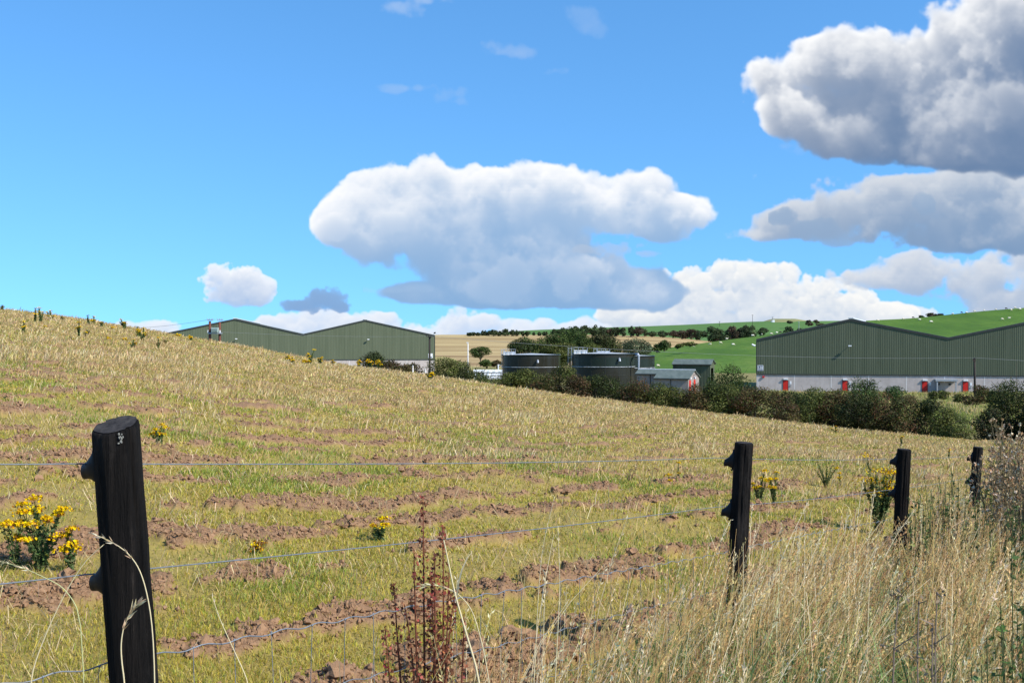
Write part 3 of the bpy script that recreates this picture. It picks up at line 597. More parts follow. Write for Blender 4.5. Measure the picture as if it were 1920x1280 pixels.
def plants():
    R = ragwort
    R(30, 938, 1062, 70, 'low leafy ragwort with yellow flowers at the left border, beside the bushiest ragwort', .6, 1.3)
    R(76, 926, 1066, 118, 'bushiest ragwort in full yellow flower just left of the nearest post', 1.0, 2.2, .2, heads=13)
    R(132, 975, 1070, 55, 'small yellow flowered ragwort touching the left side of the nearest post', .9, 1.5, heads=5)
    R(300, 795, 832, 34, 'small yellow ragwort just right of the top of the nearest post', .8, 1.2)
    R(713, 978, 1022, 44, 'compact dark green ragwort with few yellow flowers, left of the red brown dock', .5, 2.4, heads=6)
    R(484, 1020, 1046, 22, 'tiny withered orange ragwort between nearest post and red brown dock', .8, .9, .8, heads=3)
    R(1272, 864, 904, 16, 'slender ragwort with one yellow head, taller of two left of the second post', 1, .8, heads=2)
    R(1254, 884, 906, 14, 'short yellow topped ragwort, lower of two left of the second post', 1, .9, heads=2)
    R(1424, 878, 948, 30, 'yellow flowered ragwort immediately right of the second post', 1, 1.4, heads=7)
    R(1452, 880, 944, 26, 'yellow headed ragwort a step to the right of the one touching the second post', 1, 1.3, heads=6)
    R(1548, 866, 916, 50, 'leafy sprawling ragwort with small yellow tips midway between second and third posts', .35, 1.8, heads=8)
    R(1576, 886, 914, 22, 'small yellow ragwort at the right edge of the leafy sprawling one', 1, .8, heads=2)
    R(1647, 850, 996, 66, 'tall orange yellow ragwort standing against the third post', 1.0, 1.0, .4, heads=18)
    R(1690, 816, 838, 12, 'small ragwort in the field above the third post', 1, 1, heads=2)
    R(1779, 842, 862, 16, 'small yellow ragwort between third post and fourth post', 1, 1, heads=2)
    R(1566, 798, 812, 30, 'brown and yellow low ragwort at the field edge before the hedge', .6, 1, .7, heads=3)
    R(1518, 775, 800, 10, 'single stemmed pale ragwort at the field edge below the white warehouse door lamps', .0, .7, heads=1)
    R(1212, 796, 810, 8, 'lone thin ragwort in the dry grass below the grey pump house', 1, .8, heads=1)
    g = 'ragwort along the crest of the field'
    crestp = [(4, 573, 583, 7, 0, .8, 'withered seeding ragwort at the left end of the field crest'), (66, 577, 604, 9, .2, 1.2, 'left one of a tall green pair of ragworts on the skyline'), (76, 576, 606, 10, .9, 1.2, 'right one of a tall pair of ragworts on the skyline, yellow topped'),
              (95, 580, 599, 13, 1, 1, 'yellow ragwort on the skyline just right of the tall pair'), (44, 603, 626, 12, .3, 1.5, 'bushy green ragwort below the tall skyline pair'), (84, 609, 618, 5, 1, 1, 'tiny orange ragwort just under the skyline pair'),
              (117, 593, 602, 5, 0, 1, 'little seeded ragwort on the skyline before the cable begins'), (166, 589, 608, 8, .0, 1.2, 'dark feathery ragwort on the skyline, left of a yellow one'), (175, 592, 607, 6, 1, 1, 'thin yellow ragwort beside the dark feathery one on the skyline'),
              (148, 604, 634, 9, .5, .8, 'tall spindly brown ragwort below the skyline'), (162, 617, 630, 9, .4, 1, 'short ragwort right of the tall spindly brown one'), (134, 629, 641, 7, .5, 1, 'short green ragwort under the tall spindly brown one'),
              (190, 602, 613, 6, .1, 1, 'seeded brown ragwort under the sagging cable'), (213, 611, 619, 6, 1, 1, 'small yellow ragwort left of the wide pale one on the crest'), (234, 600, 618, 17, .55, .8, 'wide pale headed ragwort on the crest under the cable'),
              (258, 612, 633, 9, .0, 1.2, 'dark seeded ragwort behind the big yellow one on the crest'), (267, 613, 640, 21, 1, 1.2, 'big yellow ragwort on the crest left of the warehouse'), (248, 635, 654, 13, .8, 2.0, 'round dark green ragwort with yellow top below the big yellow one'),
              (297, 630, 655, 8, .3, 1, 'narrow green ragwort near the left end of the warehouse'), (310, 638, 648, 8, .3, 1, 'low ragwort right of the narrow green one'), (233, 633, 641, 7, 1, .8, 'small orange ragwort left of the round dark green one'),
              (204, 631, 637, 6, 1, .8, 'tiny yellow ragwort in dry grass on the upper left slope'), (334, 625, 632, 7, 1, .8, 'yellow ragwort in front of the left end of the warehouse wall'), (358, 631, 640, 6, 1, .8, 'yellow ragwort just left of the two red brown poles'),
              (538, 666, 678, 9, .8, 1, 'small yellow ragwort before the green warehouse, leftmost of its cluster'), (547, 669, 684, 9, 1, 1, 'second yellow ragwort from the left before the green warehouse'), (582, 655, 683, 15, 1, 1.2, 'tallest yellow ragwort before the green warehouse'),
              (600, 668, 684, 10, 1, .9, 'yellow ragwort at the right foot of the tallest one before the warehouse'), (574, 674, 684, 14, 1, .8, 'low spreading ragwort at the left foot of the tallest one before the warehouse'), (623, 675, 684, 8, .2, 1, 'dull seeded ragwort right of the yellow cluster'),
              (673, 675, 689, 10, .8, 1, 'yellow ragwort left of the lone dark bush on the crest'), (695, 668, 687, 13, 1, 1, 'yellow ragwort in front of the lone dark bush'), (710, 674, 692, 12, 1, 1.2, 'yellow ragwort at the right edge of the lone dark bush'), (806, 697, 712, 17, .9, 1, 'yellow ragwort below the dark utility pole')]
    for px, yt, yb, w, f, l, lab in crestp:
        R(px, yt, yb, w, lab, f, l, .2, g)
    # withered stalks in the field
    for px, yt, yb, lab in ((1455, 782, 818, 'brown withered stalk leaning in the dry grass before the hedge, the taller'), (1440, 795, 815, 'short brown withered stalk beside the taller leaning one'), (1181, 868, 906, 'thin dead brown stalk left of the yellow pair near the second post'), (1470, 798, 816, 'dark bent withered stalk right of the taller leaning one')):
        d = field_depth(px, yb); b = P(px, yb, d); b[2] = float(zfield(np.array(b[0]), np.array(b[1])))-.02; h = (yb-yt)/F*d
        r = thing('withered_stalk', lab, 'dead stalk', b, group='withered stalks in the field'); s = MB(); ls_ = []
        for k in range(3):
            l = MB(); ls_.append(l)
            a = RNG.uniform(-1, 1); pts = [b, b+[a*h*.15, 0, h*.5], b+[h*(.3*a+.15), .05, h*(1-.2*k)]]
            s.tube(pts, [.006, .005, .003], 4, (.16, .11, .06), cap=False); n = 14; q = RNG.uniform(.3, 1, n)
            c = np.array([np.array(pts[0])+(np.array(pts[2])-np.array(pts[0]))*v for v in q]); cards(l, c+RNG.normal(0, .02, (n, 3)), rdir(n), .018, .5, (.17, .11, .06), .3)
        s.build('stem', M['matte'], r); [l.build('seed_head', M['leaf'], r) for l in ls_]
def dock_plant():
    t = fence_t(800); x, y = fence_xy(t); x += .02; y -= .05
    b = np.array([x, y, -1.62]); r = thing('dock_plant', 'tall red brown seeding dock standing at the netting', 'dock', b); st = MB(); sd = MB(); lf = MB()
    tips = [(793, 930, 1), (829, 985, .9), (776, 1028, .5), (842, 1072, .5), (738, 1092, .6), (758, 1132, .6), (855, 1105, .6), (806, 1070, 1), (815, 1035, 1), (870, 1150, .5), (722, 1175, .5)]
    for px, py, wgt in tips:
        dd = y+RNG.uniform(-.12, .12); tip = P(px, py, dd); t_ = np.linspace(0, 1, 9)[:, None]
        b_ = b+[np.clip((tip-b)[0]*.55, -.12, .12), RNG.normal(0, .05), 0]; mid = b_*.45+tip*.55+[RNG.normal(0, .03), 0, .06]; pts = b_*(1-t_)**2+2*mid*t_*(1-t_)+tip*t_**2
        st.tube(pts, np.linspace(.006, .0018, 9), 5, (.16, .06, .035), cap=False)
        n = int(220*wgt); q = .42+.58*RNG.random(n); q = np.where(RNG.random(n) < .2, .3+.3*RNG.random(n), q)
        q = np.round(q*30)/30+RNG.normal(0, .007, n); q = np.clip(q, .1, 1); i = q*8; j = np.minimum(i.astype(int), 7)
        c = pts[j]+(pts[j+1]-pts[j])*(i-j)[:, None]; rad = .006+.020*(1-q)*1.6+.004
        o = rdir(n); cl = pick(n, [(.28, .11, .05), (.21, .075, .036), (.36, .17, .075), (.15, .06, .034), (.27, .055, .042)], jit=.25)
        cards(sd, c+o*rad[:, None], rdir(n), RNG.uniform(.005, .0095, n), .8, cl, .15)
    for k in range(26):
        a = RNG.uniform(0, 6.28); c = pick(1, [(.09, .14, .04), (.17, .11, .05), (.20, .10, .05), (.14, .16, .05)])[0]
        ribbon(lf, b+[RNG.normal(0, .05), RNG.normal(0, .05), RNG.uniform(.0, .45)], RNG.uniform(.15, .3), a, RNG.uniform(.5, 1.2), RNG.uniform(.012, .026), c, 6)
    st.build('stem', M['matte'], r); sd.build('seed_clusters', M['leaf'], r); lf.build('leaves', M['leaf'], r)
def thistles():
    spec = [(1895, 800, 10.2, 'tallest brown thistle going to seed at the right border, behind the others'), (1878, 826, 9.6, 'brown thistle with pale down just right of the fourth post'), (1912, 836, 9.0, 'brown thistle with pale down at the right border, below the tallest one'),
            (1862, 868, 9.2, 'short thistle with pale down touching the fourth post'), (1885, 866, 8.4, 'downy thistle in the middle of the thistle patch'), (1917, 888, 7.8, 'lowest downy thistle at the right border'), (1940, 815, 9.8, 'downy thistle half cut by the right border, level with the tallest one'), (1880, 812, 10.6, 'downy thistle behind the one right of the fourth post')]
    for px, py, d, lab in spec:
        u = (px-CX)/F; b = np.array([u*d, d, float(zverge(np.array(u*d), np.array(d*1.0)))]); top = P(px, py, d); h = top[2]-b[2]
        r = thing('thistle', lab, 'thistle', b, group='seeding thistles at the right end of the fence'); st = MB(); hds = []; lf = MB()
        for k in range(17):
            hd = MB(); hds.append(hd)
            a = RNG.uniform(0, 6.28); rad = RNG.uniform(.0, .17); hh = h*(RNG.uniform(.62, 1.0) if k else 1)
            tip = b+[math.cos(a)*rad, math.sin(a)*rad, hh]; j = b+[math.cos(a)*rad*.2, math.sin(a)*rad*.2, hh*RNG.uniform(.45, .65)]
            st.tube([b+[RNG.normal(0, .02), RNG.normal(0, .02), 0], j, tip], [.005, .004, .0025], 4, (.20, .15, .08), cap=False)
            for e in range(4):
                t2 = tip+RNG.normal(0, 1, 3)*[.06, .06, .05]; st.tube([tip*.7+j*.3, t2], .0022, 3, (.22, .17, .10), cap=False)
                n = 9; o = rdir(n, .4); cards(hd, t2+o*.011, rdir(n), RNG.uniform(.006, .017, n), .7, pick(n, [(.58, .44, .27), (.72, .59, .41), (.36, .22, .11), (.28, .17, .09), (.50, .35, .19)], jit=.15), .1)
            n = 9; q = RNG.random(n); c = b+(tip-b)*q[:, None]; cards(lf, c+rdir(n)*.03, rdir(n, .4), RNG.uniform(.02, .045, n), .3, pick(n, [(.12, .14, .05), (.30, .22, .11), (.38, .28, .14), (.20, .17, .07)]), .2)
        st.build('stem', M['matte'], r); [hd.build('seed_head', M['petal'], r) for hd in hds]; lf.build('leaves', M['leaf'], r)
    spec = [(1788, 872, 9.6, .32, 'dark green nettle left of the fourth post'), (1824, 900, 9.0, .26, 'leafy nettle right below the fourth post'), (1758, 905, 8.8, .26, 'low leafy nettle between third and fourth posts'), (1876, 905, 7.6, .4, 'leafy nettle under the thistles'), (1912, 1005, 5.0, .17, 'broad leaved nettle at the right border, level with the second wire'), (1916, 1110, 4.2, .13, 'broad leaved nettle low at the right border'), (1868, 1200, 3.7, .12, 'lowest broad leaved nettle in the bottom right corner'), (1722, 920, 8.3, .2, 'small nettle just right of the third post')]
    for px, py, d, w, lab in spec:
        u = (px-CX)/F; b = np.array([u*d, d, float(zverge(np.array(u*d), np.array(d*1.0)))]); h = P(px, py, d)[2]-b[2]
        r = thing('nettle', lab, 'nettle', b, group='nettles in the verge'); st = MB(); lf = MB()
        for k in range(int(18*w/.3)):
            a = RNG.uniform(0, 6.28); rad = w*math.sqrt(RNG.random())*.8; hh = h*(RNG.uniform(.55, .95) if k else 1); base = b+[math.cos(a)*rad*.6, math.sin(a)*rad*.6, 0]; tip = b+[math.cos(a)*rad, math.sin(a)*rad, hh]
            st.tube([base, tip], [.004, .002], 4, (.10, .12, .05), cap=False)
            n = 20; q = .25+.75*RNG.random(n); c = base+(tip-base)*q[:, None]; o = rdir(n, .0); o[:, 2] *= .3; ls = RNG.uniform(.014, .032, n)*(1.2-.5*q)
            cards(lf, c+o*ls[:, None], rdir(n, .9), ls, .5, pick(n, [(.09, .14, .04), (.12, .19, .05), (.07, .11, .032), (.18, .18, .06)]), .2)
        st.build('stem', M['matte'], r); lf.build('leaves', M['leaf'], r)
def grass_stems():
    S = [([(292, 1285), (285, 1160), (272, 1095), (258, 1058), (236, 1032), (205, 1012), (172, 1000)], 2.42, 'arching dry grass stem bent across the front of the nearest post', 40, .010, 1.0),
         ([(50, 1285), (75, 1215), (98, 1160), (128, 1100), (160, 1050), (195, 1020)], 2.38, 'dry grass stem leaning up to the nearest post from the lower left', 8, .007, 1.0),
         ([(236, 1290), (229, 1250), (226, 1210), (231, 1175), (243, 1150), (259, 1130)], 2.25, 'short grass stem with a fat pale ear before the foot of the nearest post', 30, .017, 1.1),
         ([(832, 1012), (838, 1040), (852, 1110), (872, 1180), (905, 1290)], 3.05, 'thick straight straw stalk leaning in front of the red brown dock', 0, .01, 2.1),
         ([(398, 1118), (412, 1160), (437, 1215), (472, 1290)], 3.0, 'thin straw stalk leaning left between nearest post and dock', 8, .009, 1.0),
         ([(0, 1052), (40, 1062), (75, 1078), (120, 1100), (160, 1160)], 1.95, 'drooping greenish grass ear at the left border under the bushy ragwort', 20, .007, .7),
         ([(925, 1290), (890, 1150), (872, 1125), (850, 1105), (815, 1095), (785, 1098)], 3.2, 'grass stem with a pale ear arching left over the dock', 26, .014, 1.0),
         ([(1000, 1290), (1005, 1200), (1010, 1100), (1018, 1020), (1040, 930)], 3.3, 'very tall thin grass stem reaching above the second wire right of the dock', 12, .010, .9),
         ([(1040, 1290), (1046, 1180), (1050, 1090), (1046, 985)], 3.35, 'straight pale grass stem next to the very tall thin one', 10, .012, 1.2)]
    for pxs, d, lab, nh, hs, rr in S:
        pts = np.array([P(x, y, d) for x, y in pxs]); 
        if pts[0, 2] > pts[-1, 2]: pts = pts[::-1]
        g = pts[0].copy(); low = pts[0]+(pts[0]-pts[1])*.0; g[2] = float(zverge(np.array(g[0]), np.array(g[1])))
        pts = np.r_[[g], pts]
        t = np.linspace(0, 1, len(pts)); tt = np.linspace(0, 1, 26); sm = np.stack([np.interp(tt, t, pts[:, k]) for k in range(3)], -1)
        for _ in range(3): sm[1:-1] = (sm[:-2]+2*sm[1:-1]+sm[2:])/4
        r = thing('grass_stem', lab, 'grass stem', g, group='single grass stems in the foreground'); st = MB()
        c = (.62, .52, .31) if 'greenish' not in lab else (.42, .42, .2)
        st.tube(sm, np.linspace(.0018, .0008, 26)*rr, 5, c); st.build('stem', M['matte'], r, smooth=True)
        if nh:
            sd = MB(); q = RNG.uniform(.62, 1, nh); i = q*25; j = np.minimum(i.astype(int), 24); c0 = sm[j]+(sm[j+1]-sm[j])*(i-j)[:, None]; tan = sm[j+1]-sm[j]; tan /= np.linalg.norm(tan, axis=1)[:, None]
            o = rdir(nh); dr = tan*.9+o*.45; dr /= np.linalg.norm(dr, axis=1)[:, None]; sdv = np.cross(dr, rdir(nh)); sdv /= np.linalg.norm(sdv, axis=1)[:, None]; L = hs*RNG.uniform(.7, 1.5, nh)[:, None]
            v = np.stack([c0, c0+dr*L*.45+sdv*L*.14, c0+dr*L*1.3, c0+dr*L*.45-sdv*L*.14], 1).reshape(-1, 3)
            sd.add(v, np.arange(nh)[:, None]*4+np.arange(4)[None], np.repeat(pick(nh, [(.72, .62, .42), (.6, .47, .28), (.5, .36, .22)]), 4, 0)); sd.build('seed_head', M['straw'], r)
        else:
            sd = MB(); ribbon(sd, sm[14], .18, 1.0, .5, .006, (.6, .5, .3)); sd.build('leaves', M['straw'], r)
    for px, yt, d, lean, lab in ((1672, 1120, 3.1, .2, 'leftmost grey knotted dead stem in the bottom right grass'), (1710, 1130, 3.0, .3, 'second grey knotted dead stem from the left in the bottom right grass'), (1745, 1112, 3.2, .28, 'tallest grey knotted dead stem, third from the left in the bottom right grass'), (1735, 1170, 2.95, .35, 'rightmost and shortest grey knotted dead stem in the bottom right grass')):
        top = P(px, yt, d); x = top[0]+lean*.55; b = np.array([x, d, float(zverge(np.array(x), np.array(d*1.)))]); r = thing('dead_stem', lab, 'dead stem', b, group='grey knotted dead stems'); st = MB(); kn = MB()
        t = np.linspace(0, 1, 8)[:, None]; pts = b+(top-b)*t+np.c_[.03*np.sin(t[:, 0]*7), 0*t[:, 0], 0*t[:, 0]]; st.tube(pts, np.linspace(.0055, .002, 8), 5, (.24, .18, .13), cap=False)
        for q in pts[2:]:
            kn.add(IV*[.004, .004, .006]+q, IF, (.22, .16, .11)); st.tube([q, q+RNG.normal(0, 1, 3)*[.05, .05, .02]+[0, 0, .05]], [.002, .001], 3, (.22, .18, .15), cap=False)
            cards(kn, q+RNG.normal(0, .02, (6, 3)), rdir(6), .009, .5, (.26, .19, .12), .2)
        st.build('stem', M['matte'], r); kn.build('withered_leaves', M['matte'], r)

# ------------------------------------------------------------------ buildings
class Facade:
    """a vertical wall plane: px -> distance along it, (px, py) -> world point on it"""
    def __init__(s, px0, d0, phi, back=None):
        s.o = np.array([(px0-CX)/F*d0, d0]); s.a = np.array([math.cos(phi), -math.sin(phi)]); s.b = np.array([math.sin(phi), math.cos(phi)]); s.phi = phi; k = phi if back is None else back; s.e = np.array([math.sin(k), math.cos(k)])/math.cos(k-phi)
    def s(f, px):
        u = (px-CX)/F; return (u*f.o[1]-f.o[0])/(f.a[0]-u*f.a[1])
    def w(f, s, z, out=0.0):
        q = f.o+f.a*s-(f.b if out > -1 else f.e)*out; return np.array([q[0], q[1], z])
    def z(f, px, py): q = f.o+f.a*f.s(px); return (CY-py)/F*q[1]
    def at(f, px, py, out=0.0): return f.w(f.s(px), f.z(px, py), out)
    def box(f, mb, s0, s1, z0, z1, o0, o1, col=None):
        v = [f.w(s, z, o) for z in (z0, z1) for s, o in ((s0, o1), (s1, o1), (s1, o0), (s0, o0))]
        mb.add(v, [[0, 3, 2, 1], [4, 5, 6, 7], [0, 1, 5, 4], [1, 2, 6, 5], [2, 3, 7, 6], [3, 0, 4, 7]], col); return mb
    def strip(f, mb, P0, P1, th, o0, o1):
        """a bar from (s,z) P0 to P1, th high, between two offsets"""
        v = [f.w(s, z+dz, o) for dz in (0, th) for (s, z), o in ((P0, o1), (P1, o1), (P1, o0), (P0, o0))]
        mb.add(v, [[0, 3, 2, 1], [4, 5, 6, 7], [0, 1, 5, 4], [1, 2, 6, 5], [2, 3, 7, 6], [3, 0, 4, 7]]); return mb
def warehouse(label, fc, prof, zb, zc, depth, pitch=.36, clad='clad'):
    """twin-gabled shed; prof = [(s, z)] eaves line along the front"""
    o = fc.w((prof[0][0]+prof[-1][0])/2, zb); r = thing('warehouse', label, 'warehouse', o)
    S, Zp = np.array(prof).T; s0, s1 = S[0], S[-1]
    # corrugated front cladding
    xs = []; 
    n = int((s1-s0)/pitch)
    for i in range(n):
        a = s0+(s1-s0)*i/n; p = (s1-s0)/n
        xs += [(a, 0), (a+p*.44, 0), (a+p*.56, .026), (a+p*.88, .026)]
    xs.append((s1, 0)); xs = np.array(xs)
    top = np.interp(xs[:, 0], S, Zp); mb = MB(); m = len(xs)
    v = [fc.w(s, zc, .05+q) for s, q in xs]+[fc.w(s, z, .05+q) for (s, q), z in zip(xs, top)]
    mb.add(v, [[i, i+1, m+i+1, m+i] for i in range(m-1)])
    # plain side and back cladding
    for s, sg in ((s0, 1), (s1, -1)):
        z1 = Zp[0] if s == s0 else Zp[-1]
        q = [fc.w(s, zc, .05), fc.w(s, zc, -depth), fc.w(s, z1, -depth), fc.w(s, z1, .05)]; mb.add(q, [[0, 1, 2, 3]])
    b = [fc.w(s, zc, -depth) for s in (s0, s1)]+[fc.w(s, z, -depth) for s, z in zip(S[::-1], Zp[::-1])]; mb.ngon(b)
    mb.build('cladding', M[clad], r)
    mb = MB(); fc.box(mb, s0+.02, s1-.02, zb-2, zc, -depth+.05, 0.0); mb.build('wall', M['render'], r)
    mb = MB(); fc.box(mb, s0, s1, zc-.16, zc+.06, .005, .16); 
    for (a, za), (c, zc_) in zip(prof[:-1], prof[1:]): fc.strip(mb, (a, za-.30), (c, zc_-.30), .42, .04, .20)
    fc.box(mb, s0-.04, s0+.14, zc+.06, Zp[0]-.30, .02, .125); fc.box(mb, s1-.14, s1+.04, zc+.06, Zp[-1]-.30, .02, .125)
    mb.build('flashing', M['flash'], r)
    mb = MB()
    for (a, za), (c, zc_) in zip(prof[:-1], prof[1:]):
        v = [fc.w(s, z+dz, o) for dz in (.125, .20) for (s, z), o in (((a, za), .22), ((c, zc_), .22), ((c, zc_), -depth-.2), ((a, za), -depth-.2))]
        mb.add(v, [[0, 3, 2, 1], [4, 5, 6, 7], [0, 1, 5, 4], [1, 2, 6, 5], [2, 3, 7, 6], [3, 0, 4, 7]])
    roof = mb.build('roof', M['roofm'], r)
    mb = MB()
    for i in range(1, len(prof)-1, 2):
        s, z = prof[i]; fc.box(mb, s-.55, s+.55, z+.21, z+.42, -depth, .24)
    mb.build('ridge_cap', M['roofpanel'], roof)
    return r
def wall_lamp(fc, r, px, py, w=.32):
    s = fc.s(px); z = fc.z(px, py); mb = MB()
    mb.tube([fc.w(s, z-.05, .05), fc.w(s, z+.08, .5), fc.w(s, z+.03, .75)], .045, 6); l = mb.build('floodlight', M['grey'], r)
    mb = MB(); fc.box(mb, s-w, s+w, z-.14, z+.1, .72, 1.15); mb.build('lamp_head', M['white'], l)
def text_mesh(body, size, name, mt, parent, origin, ax, up, nrm):
    cu = bpy.data.curves.new(name, 'FONT'); cu.body = body; cu.size = size; cu.align_x = 'CENTER'; cu.align_y = 'CENTER'; cu.extrude = .004; cu.offset = size*.018; cu.resolution_u = 3
    o = bpy.data.objects.new(name, cu); C.objects.link(o); bpy.context.view_layer.update()
    me = bpy.data.meshes.new_from_object(o.evaluated_get(bpy.context.evaluated_depsgraph_get())); bpy.data.objects.remove(o)
    co = np.zeros(len(me.vertices)*3); me.vertices.foreach_get('co', co); co = co.reshape(-1, 3)
    org = ORG.get(parent.name, np.zeros(3))
    V = np.asarray(origin)+co[:, :1]*ax+co[:, 1:2]*up+co[:, 2:3]*nrm-org
    me.vertices.foreach_set('co', V.astype(np.float32).ravel()); me.name = name; me.materials.clear(); me.materials.append(mt); me.update()
    o = bpy.data.objects.new(name, me); C.objects.link(o); o.parent = parent; return o
def buildings():
    # ---- right-hand shed
    fc = Facade(1418, 233, math.radians(13.5), math.radians(22)); zb, zc = fc.z(1418, 731), fc.z(1418, 701)
    z = fc.z; hs = fc.s(1595)-fc.s(1418); s_v = fc.s(1778); s_p2 = s_v+hs; s_v2 = s_p2+hs
    prof = [(0, z(1418, 637)), (fc.s(1595), z(1595, 599)), (s_v, z(1778, 634)), (s_p2, z(1595, 599)+.2), (s_v2, z(1778, 634)+.2)]
    r = warehouse('long dark green twin gabled warehouse with grey wall and red doors on the right', fc, prof, zb, zc, 40)
    mb = MB()
    for px in (1421, 1489.5, 1558.5, 1628.5, 1699.5, 1771, 1846): s = fc.s(px); fc.box(mb, s-.07, s+.07, zb-.5, zc-.17, .002, .014)
    mb.build('expansion_joints', M['joint'], r)
    for px in (1473, 1584.5, 1734, 1810.5):
        s = fc.s(px); zt = zb+2.12; fr = MB(); fc.box(fr, s-.60, s-.53, zb-.4, zt+.08, -.02, .09); fc.box(fr, s+.53, s+.60, zb-.4, zt+.08, -.02, .09); fc.box(fr, s-.527, s+.527, zt, zt+.08, -.02, .085)
        mb = MB(); fc.box(mb, s-.525, s+.525, zb-.4, zt-.003, .004, .06); fc.box(mb, s-.5, s-.42, zb+.95, zb+1.15, .06, .1)
        d = mb.build('door', M['red'], r); fr.build('door_frame', M['flash'], d)
        mb = MB(); fc.box(mb, s-.45, s+.45, zt+.22, zt+.5, .004, .34); mb.build('door_lamp', M['white'], r)
        mb = MB(); fc.box(mb, s+.86, s+1.25, zt-.75, zt-.1, .004, .05); mb.build('notice', M['white'], r)
        mb = MB(); fc.box(mb, s+.92, s+1.18, zb+.85, zb+1.15, .004, .1); mb.build('call_point', M['grey'], r)
    # porch
    s0, s1 = fc.s(1755), fc.s(1789.5); zt = z(1770, 714); rf = MB(); fc.box(rf, s0-.35, s1+.35, zt, zt+.42, .01, 2.0)
    p = rf.build('porch_roof', M['grey'], r); mb = MB()
    for s in (s0, s1): q_ = MB(); fc.box(q_, s-.12, s+.12, zb-.4, zt-.003, 1.7, 1.9); q_.build('porch_post', M['grey'], p)
    fc.box(mb, s0-.12, s0-.05, zb-.4, zt-.003, .01, 1.69)
    mb.build('porch_side', M['grey'], p)
    mb = MB(); fc.box(mb, s0+.3, s1-.3, zb-.4, zt-.4, .004, .05); mb.build('roller_shutter', M['render'], r)
    for px in (1760, 1780.5):
        mb = MB(); s = fc.s(px); fc.box(mb, s-.2, s+.2, zt-.85, zt-.5, .052, .25); mb.build('bulkhead_lamp', M['flash'], r)
    mb = MB(); s = fc.s(1431.5); zz = z(1431, 706); fc.box(mb, s-.22, s+.22, zz-.2, zz+.16, .004, .3); mb.build('alarm_bell', M['red'], r)
    wall_lamp(fc, r, 1593, 648)
    mb = MB(); zz = z(1418, 648); v0 = fc.w(-.1, zz+.1, 0.0); mb.tube([fc.w(.1, zz, .05), fc.w(-.6, zz+.2, .1)], .06, 6); l = mb.build('floodlight', M['grey'], r)
    mb = MB(); mb.tube([fc.w(-.25, zz-.05, .15), fc.w(-.95, zz+.28, .2)], [.22, .2], 8); mb.build('lamp_head', M['white'], l)
    # number board
    s0, s1, z0, z1 = fc.s(1420.3), fc.s(1431.4), z(1425, 694.6), z(1425, 684.4); A3 = np.array([*fc.a, 0]); N3 = np.array([*-fc.b, 0]); U3 = np.array([0, 0, 1.0])
    mb = MB(); fc.box(mb, s0, s1, z0, z1, .115, .14); sg = mb.build('number_sign', M['white'], r)
    mb = MB(); fc.box(mb, s0+.1, s1-.1, z0+.1, z1-.1, .1405, .146); mb.build('sign_face', M['signblue'], sg)
    text_mesh('538', 1.02, 'lettering', M['white'], sg, fc.w((s0+s1)/2, (z0+z1)/2-.04, .152), A3*.70, U3*1.0, N3)
    # ---- left-hand shed
    fc = Facade(815.5, 337, math.radians(-9.0)); zb, zc = fc.z(815, 692.5), fc.z(800, 673.5); z = fc.z
    prof = [(fc.s(310), z(310, 625.5)), (fc.s(440), z(440, 598.5)), (fc.s(568), z(568, 627)), (fc.s(685), z(685, 600.5)), (0, z(815, 629))]
    r = warehouse('sage green twin gabled warehouse rising behind the crest of the field on the left', fc, prof, zb, zc, 100, .48, 'sunlit')
    mb = MB()
    for px in (655, 709, 763, 811): s = fc.s(px); fc.box(mb, s-.08, s+.08, zb-.5, zc-.17, .002, .014)
    mb.build('expansion_joints', M['joint'], r)
    wall_lamp(fc, r, 443.5, 635); wall_lamp(fc, r, 690.5, 636)
    s0, s1, z0, z1 = fc.s(803), fc.s(811.2), z(807, 671), z(807, 662.5)
    mb = MB(); fc.box(mb, s0, s1, z0, z1, .125, .15); sg = mb.build('number_sign', M['white'], r)
    mb = MB(); fc.box(mb, s0+.25, s1-.25, z0+.12, z0+.42, .1505, .156); mb.build('sign_band', M['signblue'], sg)
    mb = MB(); s = fc.s(813.5); zz = z(813, 629); mb.tube([fc.w(s, zz, .1), fc.w(s-.1, zz+.5, .1), fc.w(s+.2, zz+.8, .1)], .05, 5); l = mb.build('roof_floodlight', M['grey'], r)
    mb = MB(); mb.tube([fc.w(s-.05, zz+.75, .1), fc.w(s+.55, zz+.95, .1)], [.2, .26], 7); mb.build('lamp_head', M['flash'], l)
    # ---- tanks
    def tank(cx, hw, ytop, ymid, d, label, mt1, mt2, hatch, vent, pipe=None, low=725):
        rad = hw/F*d; x = (cx-CX)/F*d; zt = (CY-ytop)/F*(d-rad); zm = (CY-ymid)/F*(d-rad); zb = zvalley(d)-.6; c = np.array([x, d])
        r = thing('storage_tank', label, 'storage tank', (x, d, zb)); n = 72; an = np.arange(n)/n*2*math.pi
        def shell(z0, z1, ra, name, m_, rings=1):
            mb = MB(); zz = np.linspace(z0, z1, rings+1)
            v = [(x+ra*math.cos(a), d+ra*math.sin(a), q) for q in zz for a in an]
            mb.add(v, [[k*n+i, k*n+(i+1) % n, (k+1)*n+(i+1) % n, (k+1)*n+i] for k in range(rings) for i in range(n)]); return mb.build(name, m_, r, smooth=True)
        h3 = (zt-zm)
        up = shell(zm, zt-.25*h3, rad, 'upper_shell', mt1); shell(zt-.25*h3+.001, zt, rad, 'top_shell', mt2); shell(zb, zm-.001, rad, 'lower_shell', mt2)
        mb = MB()     # seams, laps between the sheets
        for q in range(14):
            a = q/14*2*math.pi+.2; e = np.array([math.cos(a), math.sin(a)]); p = c+e*(rad+.012); mb.box((p[0], p[1], (zb+zt)/2), (.03, .05, zt-zb), a)
        zl = zm
